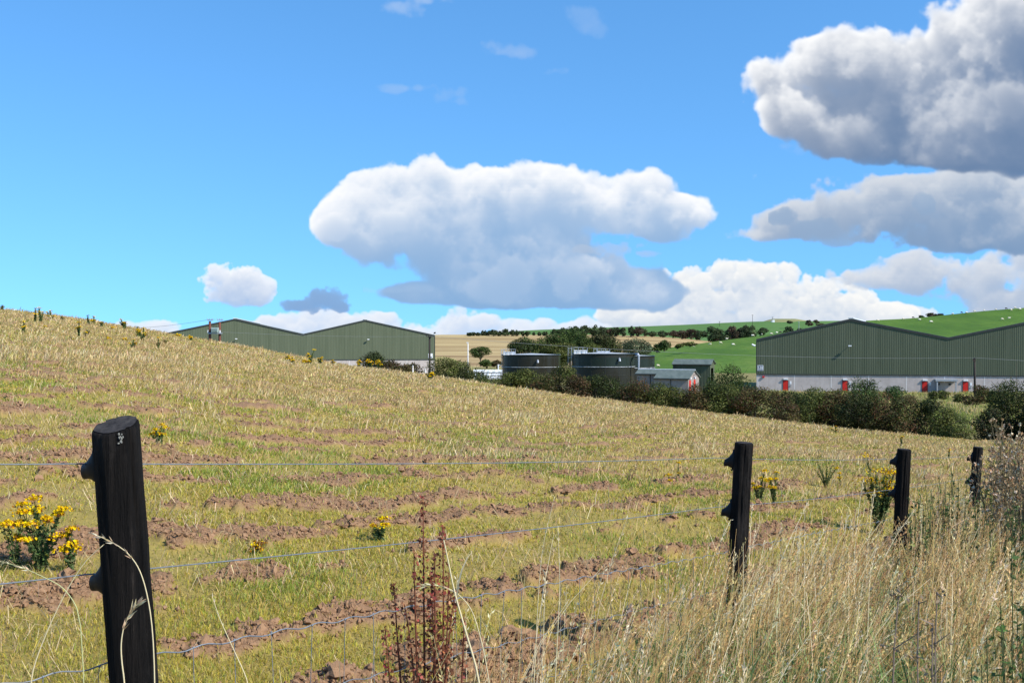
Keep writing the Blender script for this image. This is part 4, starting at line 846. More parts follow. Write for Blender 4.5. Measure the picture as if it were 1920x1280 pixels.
        while zl > zb: 
            zl -= 1.4; mb.tube([(x+(rad+.006)*math.cos(a), d+(rad+.006)*math.sin(a), zl) for a in np.linspace(0, 2*math.pi, 73)], .02, 4, cap=False)
        mb.tube([(x+(rad+.006)*math.cos(a), d+(rad+.006)*math.sin(a), zt-.25*h3) for a in np.linspace(0, 2*math.pi, 73)], .02, 4, cap=False)
        mb.build('sheet_seams', M['flash'], r)
        mb = MB(); mb.tube([(x+(rad+.07)*math.cos(a), d+(rad+.07)*math.sin(a), zm) for a in np.linspace(0, 2*math.pi, 73)], .06, 6, cap=False); mb.build('stiffening_ring', M['ring'], r)
        mb = MB(); mb.tube([(x+(rad+.05)*math.cos(a), d+(rad+.05)*math.sin(a), zt+.03) for a in np.linspace(0, 2*math.pi, 73)], .09, 6, cap=False); mb.build('rim', M['tank'], r)
        mb = MB(); v = [(x+rad*math.cos(a), d+rad*math.sin(a), zt+.05) for a in an]+[(x, d, zt+.34)]; mb.add(v, [[i, (i+1) % n, n] for i in range(n)]); rf = mb.build('roof', M['tankroof'], r)
        mb = MB()   # overflow hood on the front of the shell
        px, py = vent; sx = (px-CX)/F*d-x; sy = -math.sqrt(max(rad**2-sx**2, 0)); zz = (CY-py)/F*(d-rad)
        mb.tube([(x+sx, d+sy+.1, zz), (x+sx, d+sy-.3, zz+.05), (x+sx, d+sy-.48, zz-.12), (x+sx, d+sy-.5, zz-.38)], [.16, .18, .2, .22], 8); mb.build('overflow_hood', M['galv'], r)
        for hx, hw_, hy0, hy1 in hatch:
            dd = d-rad*.55; X0 = (hx-CX)/F*dd; ww = hw_/F*dd; z0 = zt+.05; z1 = (CY-hy0)/F*dd; mb = MB()
            mb.box((X0, dd, (z0+z1)/2), (ww*2, 1.6, z1-z0)); mb.box((X0, dd, z1+.02), (ww*2+.14, 1.74, .05)); hb = mb.build('access_hatch', M['white'], r)
            mb = MB(); z2 = (CY-hy1)/F*dd
            for q in np.linspace(-1, 1, 4): mb.tube([(X0+q*ww*1.05, dd-.95, z0), (X0+q*ww*1.05, dd-.95, z2)], .035, 5)
            mb.tube([(X0-ww*1.05, dd-.95, z2), (X0+ww*1.05, dd-.95, z2)], .035, 5); mb.tube([(X0-ww*1.05, dd-.95, (z0+z2)/2), (X0+ww*1.05, dd-.95, (z0+z2)/2)], .03, 5); mb.build('guard_rail', M['galv'], r)
        return r, x, d, rad, zt, zb
    def ladder(r, x, y, z0, z1, ztop):
        mb = MB()
        for s in (-.3, .3): mb.tube([(x+s, y, z0), (x+s, y, ztop)], .035, 5)
        for q in np.arange(z0, ztop, .35): mb.tube([(x-.3, y, q), (x+.3, y, q)], .02, 4)
        for q in np.arange(z1, ztop+.01, .8): mb.tube([(x-.34, y, q), (x-.34, y-.6, q), (x+.34, y-.6, q), (x+.34, y, q)], .03, 4)
        for s in (-.34, .34): mb.tube([(x+s, y-.6, z1), (x+s, y-.6, ztop)], .025, 4)
        mb.build('ladder', M['galv'], r)
    t1 = tank(996, 54.5, 666, 688.5, 205, 'dark green round tank standing apart on the left, one hatch on top', M['tankb'], M['tankb'], [(955, 11, 659.5, 654.5)], (1007, 676)); ladder(t1[0], (943-CX)/F*205, 205, t1[5], t1[4]-.6, (CY-655)/F*205)
    t3 = tank(1171, 56, 668, 690, 205, 'dark green round tank mostly hidden behind the middle tank', M['tank'], M['tankb'], [(1131, 11, 658, 654)], (1180, 676)); ladder(t3[0], (1113-CX)/F*203, 199.5, t3[4]-1, t3[4]-.2, (CY-653)/F*200)
    t2 = tank(1131, 58.5, 664, 688, 190, 'dark green round middle tank in front, with galvanised pipe and hatch', M['tank'], M['tankb'], [(1088, 12, 656.5, 651.5)], (1156, 673)); ladder(t2[0], (1067.5-CX)/F*190, 188.5, t2[5], t2[4]-.6, (CY-651)/F*188)
    mb = MB(); x = (1197.5-CX)/F*186; mb.tube([((1190-CX)/F*189, 190, (CY-665)/F*188), (x-.1, 186.2, (CY-664)/F*186), (x, 186, (CY-667)/F*186), (x, 186, -9.8)], .21, 8); mb.build('down_pipe', M['galv'], t2[0])
    # ---- pump house: shared ridge, wider part to the right
    def shed(cpx, cpy, d, th, name, label, cat): 
        o = P(cpx, cpy, d); a = np.array([math.cos(th), math.sin(th), 0]); b = np.array([-math.sin(th), math.cos(th), 0]); return o, a, b
    d = 172; th = math.radians(-24); o = P(1290.5, 730, d); o[2] = -8.4     # front right corner of the wide part, a points left along the front
    a = np.array([-math.cos(th), -math.sin(th), 0.0]); b = np.array([-math.sin(-math.radians(24))*1.0, math.cos(math.radians(24)), 0.0])
    a = np.array([-math.cos(math.radians(24)), math.sin(math.radians(24)), 0.0])   # to the left and away
    b = np.array([math.sin(math.radians(24)), math.cos(math.radians(24)), 0.0])    # to the right and away (gable end)
    def W(i, j, z): return o+a*i+b*j+np.array([0, 0, z])
    r = thing('pump_house', 'low grey roughcast pump house with two red doors in its gable', 'building', o)
    L1, L2, Wd, nar = 5.7, 9.2, 7.0, 1.9; ze = (CY-709.5)/F*d-o[2]; zr = (CY-694.8)/F*(d+3)-o[2]; zn = ze+(zr-ze)*nar/3.5
    mb = MB()
    def quad(*q): mb.add(list(q), [[0, 1, 2, 3]])
    quad(W(L1, 0, 0), W(0, 0, 0), W(0, 0, ze), W(L1, 0, ze)); quad(W(L2, nar, 0), W(L1, nar, 0), W(L1, nar, zn), W(L2, nar, zn)); quad(W(L1, nar, 0), W(L1, 0, 0), W(L1, 0, ze), W(L1, nar, zn))
    mb.ngon([W(0, 0, 0), W(0, Wd, 0), W(0, Wd, ze), W(0, 3.5, zr), W(0, 0, ze)]); mb.ngon([W(L2, nar, 0), W(L2, nar, zn), W(L2, 3.5, zr), W(L2, Wd, ze), W(L2, Wd, 0)]); quad(W(0, Wd, 0), W(L2, Wd, 0), W(L2, Wd, ze), W(0, Wd, ze))
    mb.build('wall', M['roughcast'], r)
    mb = MB(); up = np.array([0, 0, .12])
    def slab(q): q = np.array(q); mb.add(np.r_[q, q+up], [[3, 2, 1, 0], [4, 5, 6, 7], [0, 1, 5, 4], [1, 2, 6, 5], [2, 3, 7, 6], [3, 0, 4, 7]])
    sl = (zr-ze)/3.5; e = .3
    slab([W(L1+.02, -e, ze-e*sl+.02), W(-.25, -e, ze-e*sl+.02), W(-.25, 3.5, zr+.02), W(L1+.02, 3.5, zr+.02)]); slab([W(L2+.25, nar-e, zn-e*sl+.021), W(L1+.025, nar-e, zn-e*sl+.021), W(L1+.025, 3.5, zr+.021), W(L2+.25, 3.5, zr+.021)])
    slab([W(-.25, 3.502, zr+.02), W(-.25, Wd+e, ze-e*sl+.02), W(L2+.25, Wd+e, ze-e*sl+.02), W(L2+.25, 3.502, zr+.02)])
    rf = mb.build('roof', M['roofm'], r)
    mb = MB(); mb.tube([W(-.3, 3.5, zr+.16), W(L2+.3, 3.5, zr+.16)], .09, 6); mb.build('ridge_cap', M['roofpanel'], rf)
    mb = MB(); mb.tube([W(L1, -e-.06, ze-e*sl), W(-.25, -e-.06, ze-e*sl)], .09, 6); mb.tube([W(L2+.25, nar-e-.06, zn-e*sl), W(L1, nar-e-.06, zn-e*sl)], .09, 6)
    for i, j in ((2.9, -.08), (6.9, nar-.08)): mb.tube([W(i, j, 0), W(i, j, ze if j < 0 else zn)], .06, 6)
    mb.build('gutter', M['flash'], r)
    rz = math.atan2(b[1], b[0])
    for j in (1.0, 3.9):
        q = W(-.03, j, 1.0); mb = MB(); mb.box(q, (1.0, .06, 2.2), rz); mb.build('door', M['red'], r); mb = MB(); q = W(-.12, j, 2.45); mb.box(q, (.5, .2, .25), rz); mb.build('door_lamp', M['white'], r)
    mb = MB(); mb.tube([W(-.02, 3.4, zr-.7), W(-.5, 3.5, zr-.55), W(-.62, 3.5, zr-.8)], [.05, .06, .14], 6); mb.build('wall_lamp', M['flash'], r)
    # ---- green metal shed behind it
    d = 212; o = P(1332, 711, d); o[2] = -9.9; ze = (CY-683)/F*d-o[2]; zr = (CY-674.3)/F*(d+2)-o[2]; Ls, Ws = 7.6, 4.2
    a = np.array([-math.cos(math.radians(22)), math.sin(math.radians(22)), 0.0]); b = np.array([math.sin(math.radians(22)), math.cos(math.radians(22)), 0.0])
    r = thing('metal_shed', 'small green corrugated metal shed with open doorway behind the pump house', 'shed', o)
    mb = MB(); n = 26; v0 = []; v1 = []
    for i in range(n*4+1):
        t = i/(n*4); q = .07 if i % 4 in (1, 2) else 0; v0.append(W(Ls*t, -q, 0)); v1.append(W(Ls*t, -q, ze))
    m_ = len(v0); mb.add(v0+v1, [[i+1, i, m_+i, m_+i+1] for i in range(m_-1)])
    quad(W(Ls, 0, 0), W(Ls, Ws, 0), W(Ls, Ws, ze), W(Ls, 0, ze)); quad(W(0, Ws, 0), W(Ls, Ws, 0), W(Ls, Ws, ze), W(0, Ws, ze))
    d0, d1, dz = .45, 2.9, ze-.75
    quad(W(0, 0, 0), W(0, d0, 0), W(0, d0, ze), W(0, 0, ze)); quad(W(0, d1, 0), W(0, Ws, 0), W(0, Ws, ze), W(0, d1, ze)); mb.ngon([W(0, 0, ze), W(0, d0, ze), W(0, d0, dz), W(0, d1, dz), W(0, d1, ze), W(0, Ws, ze), W(0, Ws/2, zr)])
    mb.ngon([W(Ls, 0, ze), W(Ls, Ws/2, zr), W(Ls, Ws, ze)]); mb.build('wall', M['clad'], r)
    mb = MB(); slw = (zr-ze)/(Ws/2); slab([W(Ls+.2, -.25, ze-.25*slw+.02), W(-.25, -.25, ze-.25*slw+.02), W(-.25, Ws/2, zr+.02), W(Ls+.2, Ws/2, zr+.02)]); slab([W(-.25, Ws/2+.002, zr+.02), W(-.25, Ws+.25, ze-.25*slw+.02), W(Ls+.2, Ws+.25, ze-.25*slw+.02), W(Ls+.2, Ws/2+.002, zr+.02)])
    mb.build('roof', M['roofm'], r)
    mb = MB(); mb.tube([W(Ls, -.3, ze-.1), W(-.25, -.3, ze-.1)], .1, 6); mb.tube([W(Ls-.5, -.14, 0), W(Ls-.5, -.14, ze)], .07, 6); mb.build('gutter', M['flash'], r)
    mb = MB(); quad(W(.9, d0-.1, 0), W(.9, d1+.1, 0), W(.9, d1+.1, dz+.4), W(.9, d0-.1, dz+.4)); mb.build('doorway_shade', M['dark'], r)  # dark sheet inside the open doorway, standing in for its shade
    mb = MB(); q = W(.3, .8, 1.1); mb.box(q, (.5, .3, 1.7), math.atan2(b[1], b[0])); mb.build('cabinet', M['white'], r)
    mb = MB(); mb.tube([W(-.02, Ws*.55, zr-.75), W(-.45, Ws*.6, zr-.6), W(-.6, Ws*.6, zr-.7)], [.06, .06, .12], 6); mb.build('wall_lamp', M['flash'], r)
    # ---- stack under white sheeting and mesh fence
    d = 232; x0, x1 = (888-CX)/F*d, (944-CX)/F*d; zt = (CY-693)/F*d
    r = thing('sheeted_stack', 'long low stack under white sheeting behind the wire mesh fence', 'sheeted stack', ((x0+x1)/2, d, zt-2))
    for k, (t, h) in enumerate(((0, .62), (.70, .62), (1.40, .6))):
        mb = MB(); n = 40; xs = np.linspace(x0+.1*k, x1+.5, n); prof = [(-.55, 0), (-.6, .25), (-.5, .52), (-.2, .6), (.5, .62), (.9, 0)]
        V = [(xx, d+o_+.05*math.sin(i*.9+k), zt-t-h+z_*h/.62+.03*math.sin(i*1.7+k*2)*(z_ > .3)) for i, xx in enumerate(xs) for o_, z_ in prof]; m_ = len(prof)
        mb.add(V, [[i*m_+j, (i+1)*m_+j, (i+1)*m_+(j+1) % m_, i*m_+(j+1) % m_] for i in range(n-1) for j in range(m_)]); mb.build('sheeted_tier', M['sheet'], r, smooth=False)
    d = 200; r = thing('mesh_fence', 'grey wire mesh security fence with bent topped posts before the white stack', 'fence', P(918, 715, d))
    for k in range(7):
        px = 895+8.6*k; x = (px-CX)/F*d; yt = 697.5+.25*k; zt = (CY-yt)/F*d; mb = MB()
        mb.tube([(x, d, zvalley(d)-.3), (x, d, zt-.35), (x+.15, d-.15, zt-.08), (x+.38, d-.3, zt)], .05, 6); mb.build('fence_post', M['galv'], r)
    mb = MB(); x0, x1 = (888-CX)/F*d, (950-CX)/F*d
    for q in np.arange(-3.1, -.3, .35): mb.tube([(x0, d-.06, (CY-697.5)/F*d+q), (x1, d-.06, (CY-699.3)/F*d+q)], .012, 3, cap=False)
    for q in np.arange(x0, x1, .4): mb.tube([(q, d-.06, -9.6), (q, d-.06, (CY-698)/F*d-.4)], .010, 3, cap=False)
    for q in (-.30, -.1, 0): mb.tube([(x0, d-.1-.1*abs(q), (CY-697.5)/F*d+q), (x1, d-.1, (CY-699.3)/F*d+q)], .02, 3, cap=False)
    mb.build('wire_mesh', M['wire'], r)
    # small white marker post beside the left tank
    d = 300; o = P(934.5, 692, d); r = thing('marker_post', 'stubby white post left of the tank with one hatch', 'post', o); MB().box(o+[0, 0, .6], (.32, .2, 1.5)).build('post', M['white'], r); MB().box(o+[.15, 0, 1.2], (.9, .12, .12)).build('arm', M['white'], r)
def poles():
    # pole pair with transformer
    d = 118; r = thing('transformer_pole_pair', 'pair of red brown poles carrying a pale transformer before the left warehouse', 'utility pole', P(402, 680, d))
    for px, yt in ((393.5, 602), (412, 603)):
        x = (px-CX)/F*d; zt = (CY-yt)/F*d; MB().tube([(x, d, zt-6.5), (x, d, zt-2.3), (x, d, zt)], [.165, .15, .125], 10).build('pole', M['polered'], r, smooth=True)
        mb = MB(); zc = (CY-600.3)/F*d; mb.box((x+.05, d-.16, zc), (.6 if px < 400 else .62, .09, .09)); cr = mb.build('crossarm', M['galv'], r)
        mb = MB()
        for q in (-.26, 0, .28): mb.tube([(x+q+.03, d-.16, zc+.045), (x+q+.03, d-.16, zc+.2)], [.03, .045], 7)
        mb.build('pin_insulators', M['grey'], cr)
    x0, x1 = (398-CX)/F*d, (411-CX)/F*d; zt, zb = (CY-614)/F*d, (CY-623)/F*d; mb = MB(); mb.box(((x0+x1)/2, d-.25, (zt+zb)/2), (x1-x0, .5, zt-zb)); 
    for q in np.linspace(x0+.08, x1-.08, 7): mb.box((q, d-.54, (zt+zb)/2-.02), (.03, .08, (zt-zb)*.75))
    tr = mb.build('transformer', M['trafo'], r); mb = MB()
    for px in (401, 404.5, 408): mb.tube([((px-CX)/F*d, d-.25, zt), ((px-CX)/F*d, d-.25, zt+.22)], [.05, .035], 7)
    mb.build('bushings', M['flash'], tr)
    mb = MB(); mb.box(((x0+x1)/2, d-.2, zb-.1), (x1-x0+.75, .2, .12)); mb.build('support_beam', M['galv'], r)
    mb = MB()
    for px in (391, 413.5): mb.box(((px-CX)/F*d, d-.2, (CY-621.5)/F*d), (.1, .12, .3))
    mb.build('fuse_boxes', M['white'], r)
    mb = MB()
    for px, py in ((393.5, 599), (397, 598.5), (412, 598.7)): mb.tube([((px-CX)/F*d, d-.16, (CY-py)/F*d), ((px+8-CX)/F*d, d-.2, (CY-py-.6)/F*d)], .012, 4)
    mb.build('jumper_wires', M['cable'], r)
    # dark pole beside the left warehouse
    d = 150; px = 805.5; x = (px-CX)/F*d; r = thing('utility_pole', 'dark pole with three insulators at the right end of the left warehouse', 'utility pole', (x, d, -7.5))
    MB().tube([(x, d, -8), (x, d, (CY-630)/F*d)], [.17, .125], 9).build('pole', M['pole'], r, smooth=True)
    mb = MB(); zc = (CY-631.5)/F*d; mb.tube([(x-.42, d-.15, zc+.1), (x, d-.15, zc-.05), (x+.3, d-.15, zc+.0)], .05, 5); mb.build('crossarm', M['pole'], r)
    for px, py in ((799.7, 628.7), (804, 629), (808, 632)): MB().tube([((px-CX)/F*d, d-.2, (CY-py-1.5)/F*d), ((px-CX)/F*d, d-.2, (CY-py+1.3)/F*d)], [.07, .11], 7).build('insulator', M['pole'], r)
    d2 = 200; x2 = (1827-CX)/F*d2; r2 = thing('utility_pole', 'dark pole standing before the right warehouse near a red door', 'utility pole', (x2, d2, -10.6), group=None)
    zt2 = (CY-672)/F*d2; MB().tube([(x2+.12, d2, -11), (x2, d2, zt2)], [.22, .17], 9).build('pole', M['pole'], r2, smooth=True)
    MB().box((x2-.12, d2-.2, zt2-.25), (.5, .16, .55)).build('bracket', M['pole'], r2); MB().tube([(x2-.1, d2-.25, zt2-.1), (x2-.1, d2-.25, zt2+.15)], [.12, .08], 7).build('insulator', M['dark'], r2)
    def span(name, label, A, B, sag, r=.02):
        t = np.linspace(0, 1, 40)[:, None]; p = A*(1-t)+B*t; p[:, 2] -= 4*sag*(t*(1-t))[:, 0]; tag(MB().tube(p, r, 5, cap=False).build(name, M['cable'], smooth=True), label, 'cable')
    A = np.array([x, d-.2, (CY-630)/F*d]); B = np.array([x2-.1, d2-.25, zt2+.16])
    span('overhead_cable', 'long sagging cable between the two dark poles, passing over the tanks', A, B, 1.1, .018)
    span('overhead_cable', 'cable leaving the right pole along the right warehouse towards the border', B, P(2300, 690, 230), .3, .022)
    T = np.array([(393.5-CX)/F*118, 118-.16, (CY-599)/F*118])
    span('overhead_cable', 'thin cable running from the transformer poles over the crest of the field', T, P(60, 587, 190), 1.7, .016)
    span('overhead_cable', 'faint cable strung from the transformer poles across the left warehouse', np.array([(412-CX)/F*118, 118-.16, (CY-622)/F*118]), A, .25, .010)
    # white lamp column, distant poles
    d = 290; x = (877.5-CX)/F*d; r = thing('lamp_column', 'slim pale lamp column beside the lone tree', 'lamp column', (x, d, -10.5)); MB().tube([(x, d, -11), (x, d, (CY-642)/F*d)], [.14, .10], 8).build('column', M['white'], r, smooth=True)
    MB().box((x-.1, d-.2, (CY-642.2)/F*d), (.55, .7, .22)).build('lamp_head', M['white'], r)
    d = 1100
    for px, yt, yb, lab in ((1411, 590, 606, 'tiny pole with crossarm on the skyline left of the mound'), (1448.5, 594, 601, 'tiny mast on the left end of the mound'), (1349, 602, 608, 'faint short pole on the far green skyline')):
        x = (px-CX)/F*d; zt = (CY-yt)/F*d; r = thing('distant_pole', lab, 'utility pole', (x, d, (CY-yb)/F*d)); MB().tube([(x, d, (CY-yb-4)/F*d), (x, d, zt)], [.22, .16], 6).build('pole', M['pole'], r); MB().box((x, d-.2, zt-.4), (1.9, .2, .25)).build('crossarm', M['pole'], r)
    d = 1065; o = P(1450, 603, d); r = thing('hilltop_cabin', 'tiny white cabin at the foot of the mound', 'cabin', o); MB().box(o+[0, 0, .6], (2.3, 2, 2.4)).build('wall', M['white'], r); MB().box(o+[-1.8, 0, .3], (1.2, 1.8, 1.6)).build('annex', M['grey'], r)
    d = 560; x = (1498-CX)/F*d; r = thing('distant_pole', 'pale thin pole on the green slope above the left eave of the right warehouse', 'utility pole', P(1498, 616, d)); MB().tube([P(1498, 620, d), P(1498, 603, d)], [.18, .13], 6).build('pole', M['grey'], r); MB().box(P(1498, 603.4, d), (.9, .2, .2)).build('crossarm', M['grey'], r)
    # stub fence posts on the crest
    for px, yt, yb, lab in ((774, 685, 696, 'left stubby pale fence post on the field edge below the warehouse wall'), (797.5, 690, 700, 'right stubby pale fence post on the field edge close to the dark pole')):
        d = 68; o = P(px, yb, d); r = thing('stub_post', lab, 'fence post', o); MB().tube([o-[0, 0, .4], P(px, yt, d)], [.05, .045], 8).build('post', M['joint'], r); MB().tube([P(px-1, yt+2, d-.06), P(px+1, yt+2, d-.06)], .012, 4).build('staple', M['galv'], r)

# ------------------------------------------------------------------ clouds
def _up(a, n, axis):
    # linear resample of a along axis to n samples
    m = a.shape[axis]
    t = np.linspace(0, m-1.0001, n, dtype=np.float32)
    i = t.astype(np.int32); f = (t-i).astype(np.float32)
    f = f*f*(3-2*f)
    sh = [1]*a.ndim; sh[axis] = n
    f = f.reshape(sh)
    return np.take(a, i, axis)*(1-f) + np.take(a, np.minimum(i+1, m-1), axis)*f
def noise3(shape, cell, rs, octaves, gain=0.5):
    # fbm on a (z,y,x) grid; cell = size of the first octave in voxels
    out = np.zeros(shape, np.float32); amp = 1.0; tot = 0
    for o in range(octaves):
        c = cell/2**o
        if c < 1.6: break
        dims = [max(2, int(np.ceil(s/c))+2) for s in shape]
        g = rs.random(dims, dtype=np.float32)
        for ax in (0, 1, 2):
            g = _up(g, shape[ax], ax)
        out += amp*g; tot += amp; amp *= gain
    return out/tot
def cloud_layer(box, step, blobs, depth, cell, seed, amp=0.9, ext=0.05, edge=2.2, sun=(-0.25, 0.95, 0.45), base=None,
                lit=(0.97, 0.97, 0.97), dark=(0.19, 0.26, 0.40), amb=0.25, gain=0.52, octs=6, k=0.012, billow=0.0, fine=.32, macro=0):
    """box in sky units (x0,y0,x1,y1; y down); blobs (cx,cy,rx,ry[,zc,weight]); returns (rgb, alpha) on the box grid"""
    rs = np.random.default_rng(seed)
    W = int((box[2]-box[0])/step); H = int((box[3]-box[1])/step); D = max(6, int(depth/step/2))
    X = (box[0]+(np.arange(W, dtype=np.float32)+.5)*step)[None, None, :]
    Y = (box[1]+(np.arange(H, dtype=np.float32)+.5)*step)[None, :, None]
    Z = ((np.arange(D, dtype=np.float32)+.5)/D*2-1)[:, None, None]
    S = np.full((D, H, W), -1.5, np.float32)
    for b in blobs:
        cx, cy, rx, ry = b[:4]; zc = b[4] if len(b) > 4 else 0; w = b[5] if len(b) > 5 else 1
        x0 = max(0, int((cx-2*rx-box[0])/step)); x1 = min(W, int((cx+2*rx-box[0])/step)+1)
        y0 = max(0, int((cy-2*ry-box[1])/step)); y1 = min(H, int((cy+2*ry-box[1])/step)+1)
        if x1 <= x0 or y1 <= y0: continue
        q = ((X[:, :, x0:x1]-cx)/rx)**2+((Y[:, y0:y1]-cy)/ry)**2+((Z-zc)/0.8)**2
        s = (w-q)
        cur = S[:, y0:y1, x0:x1]
        mx = np.maximum(cur, s); mn = np.minimum(cur, s)
        S[:, y0:y1, x0:x1] = mx+.18*np.log1p(np.exp((mn-mx)/.18))
    n = noise3((D, H, W), cell/step, rs, octs, gain+.09)
    n = np.clip((n-.5)*5.5, -1.8, 1.8)
    if billow:
        nb = np.abs(noise3((D, H, W), cell/step*.7, rs, 1)-.5)+.5*np.abs(noise3((D, H, W), cell/step*.35, rs, 1)-.5)+.25*np.abs(noise3((D, H, W), cell/step*.17, rs, 1)-.5)
        n = n*(1-billow)+billow*(nb*5-1.6)
    S = np.clip(S*1.15, -1.6, 1.25)+amp*n*1.15+.05
    if fine: S += fine*(noise3((D, H, W), 14, rs, 4, .68)-.5)*2*np.clip(1.4-np.abs(S)*1.2, 0, 1)
    if base is not None:
        S -= np.clip((Y-base)/28, 0, 4)
    S -= np.clip((X-(box[2]-150))/100, 0, 3)*(box[2] > 2250)+np.clip(((box[0]+90)-X)/60, 0, 3)*(box[0] < 0)
    den = np.clip(S*edge*2.0, 0, 1)
    den = den*den*(3-2*den)
    # light: sweep rows from the top, carrying optical depth along the sun direction
    dx = -sun[0]/sun[1]; dz = sun[2]/sun[1]/2   # voxel shift per row (z index 0 = nearest)
    A = np.zeros((D, W), np.float32); L = np.empty((D, H, W), np.float32)
    def shift(a, s, ax):
        i = int(np.floor(s)); f = s-i
        def r(a, i):
            if i == 0: return a
            b = np.zeros_like(a)
            if ax == 1:
                if i > 0: b[:, i:] = a[:, :-i]
                else: b[:, :i] = a[:, -i:]
            else:
                if i > 0: b[i:] = a[:-i]
                else: b[:i] = a[-i:]
            return b
        return r(a, i)*(1-f)+r(a, i+1)*f
    for y in range(H):
        A = shift(shift(A, dx, 1), dz, 0)
        L[:, y] = .38*np.exp(-A*k*step*2.2)+.62*np.exp(-A*k*step*.35)
        A = A+den[:, y]
    col = np.zeros((H, W), np.float32); T = np.ones((H, W), np.float32)
    zs = step*2*2.2
    for z in range(D):
        a = 1-np.exp(-den[z]*ext*zs)
        col += T*a*L[z]; T *= 1-a
    alpha = 1-T
    l = col/np.maximum(alpha, 1e-4)
    if macro:      # light fades through the body of the cloud: mean density above, drifting with the sun
        m = den.mean(0); acc = np.zeros(W, np.float32); G = np.empty((H, W), np.float32); kk = np.hanning(max(3, int(34/step))|1); kk /= kk.sum()
        for y in range(H):
            acc = shift(acc[None], dx, 1)[0]+m[y]*step
            if y % 4 == 0: sm = np.convolve(np.pad(acc, len(kk)//2, 'edge'), kk, 'valid')
            G[y] = sm
        wob = noise3((1, H, W), cell*.9/step, rs, 4, .6)[0]
        l = l*(.20+.80*np.exp(-np.clip(G-macro*.12, 0, None)/macro*(.62+.76*wob)))
    lit = np.array(lit, np.float32); dark = np.array(dark, np.float32)
    t = np.clip((l-amb)/(1-amb), 0, 1)[..., None]
    rgb = dark+(lit-dark)*t
    return rgb, alpha
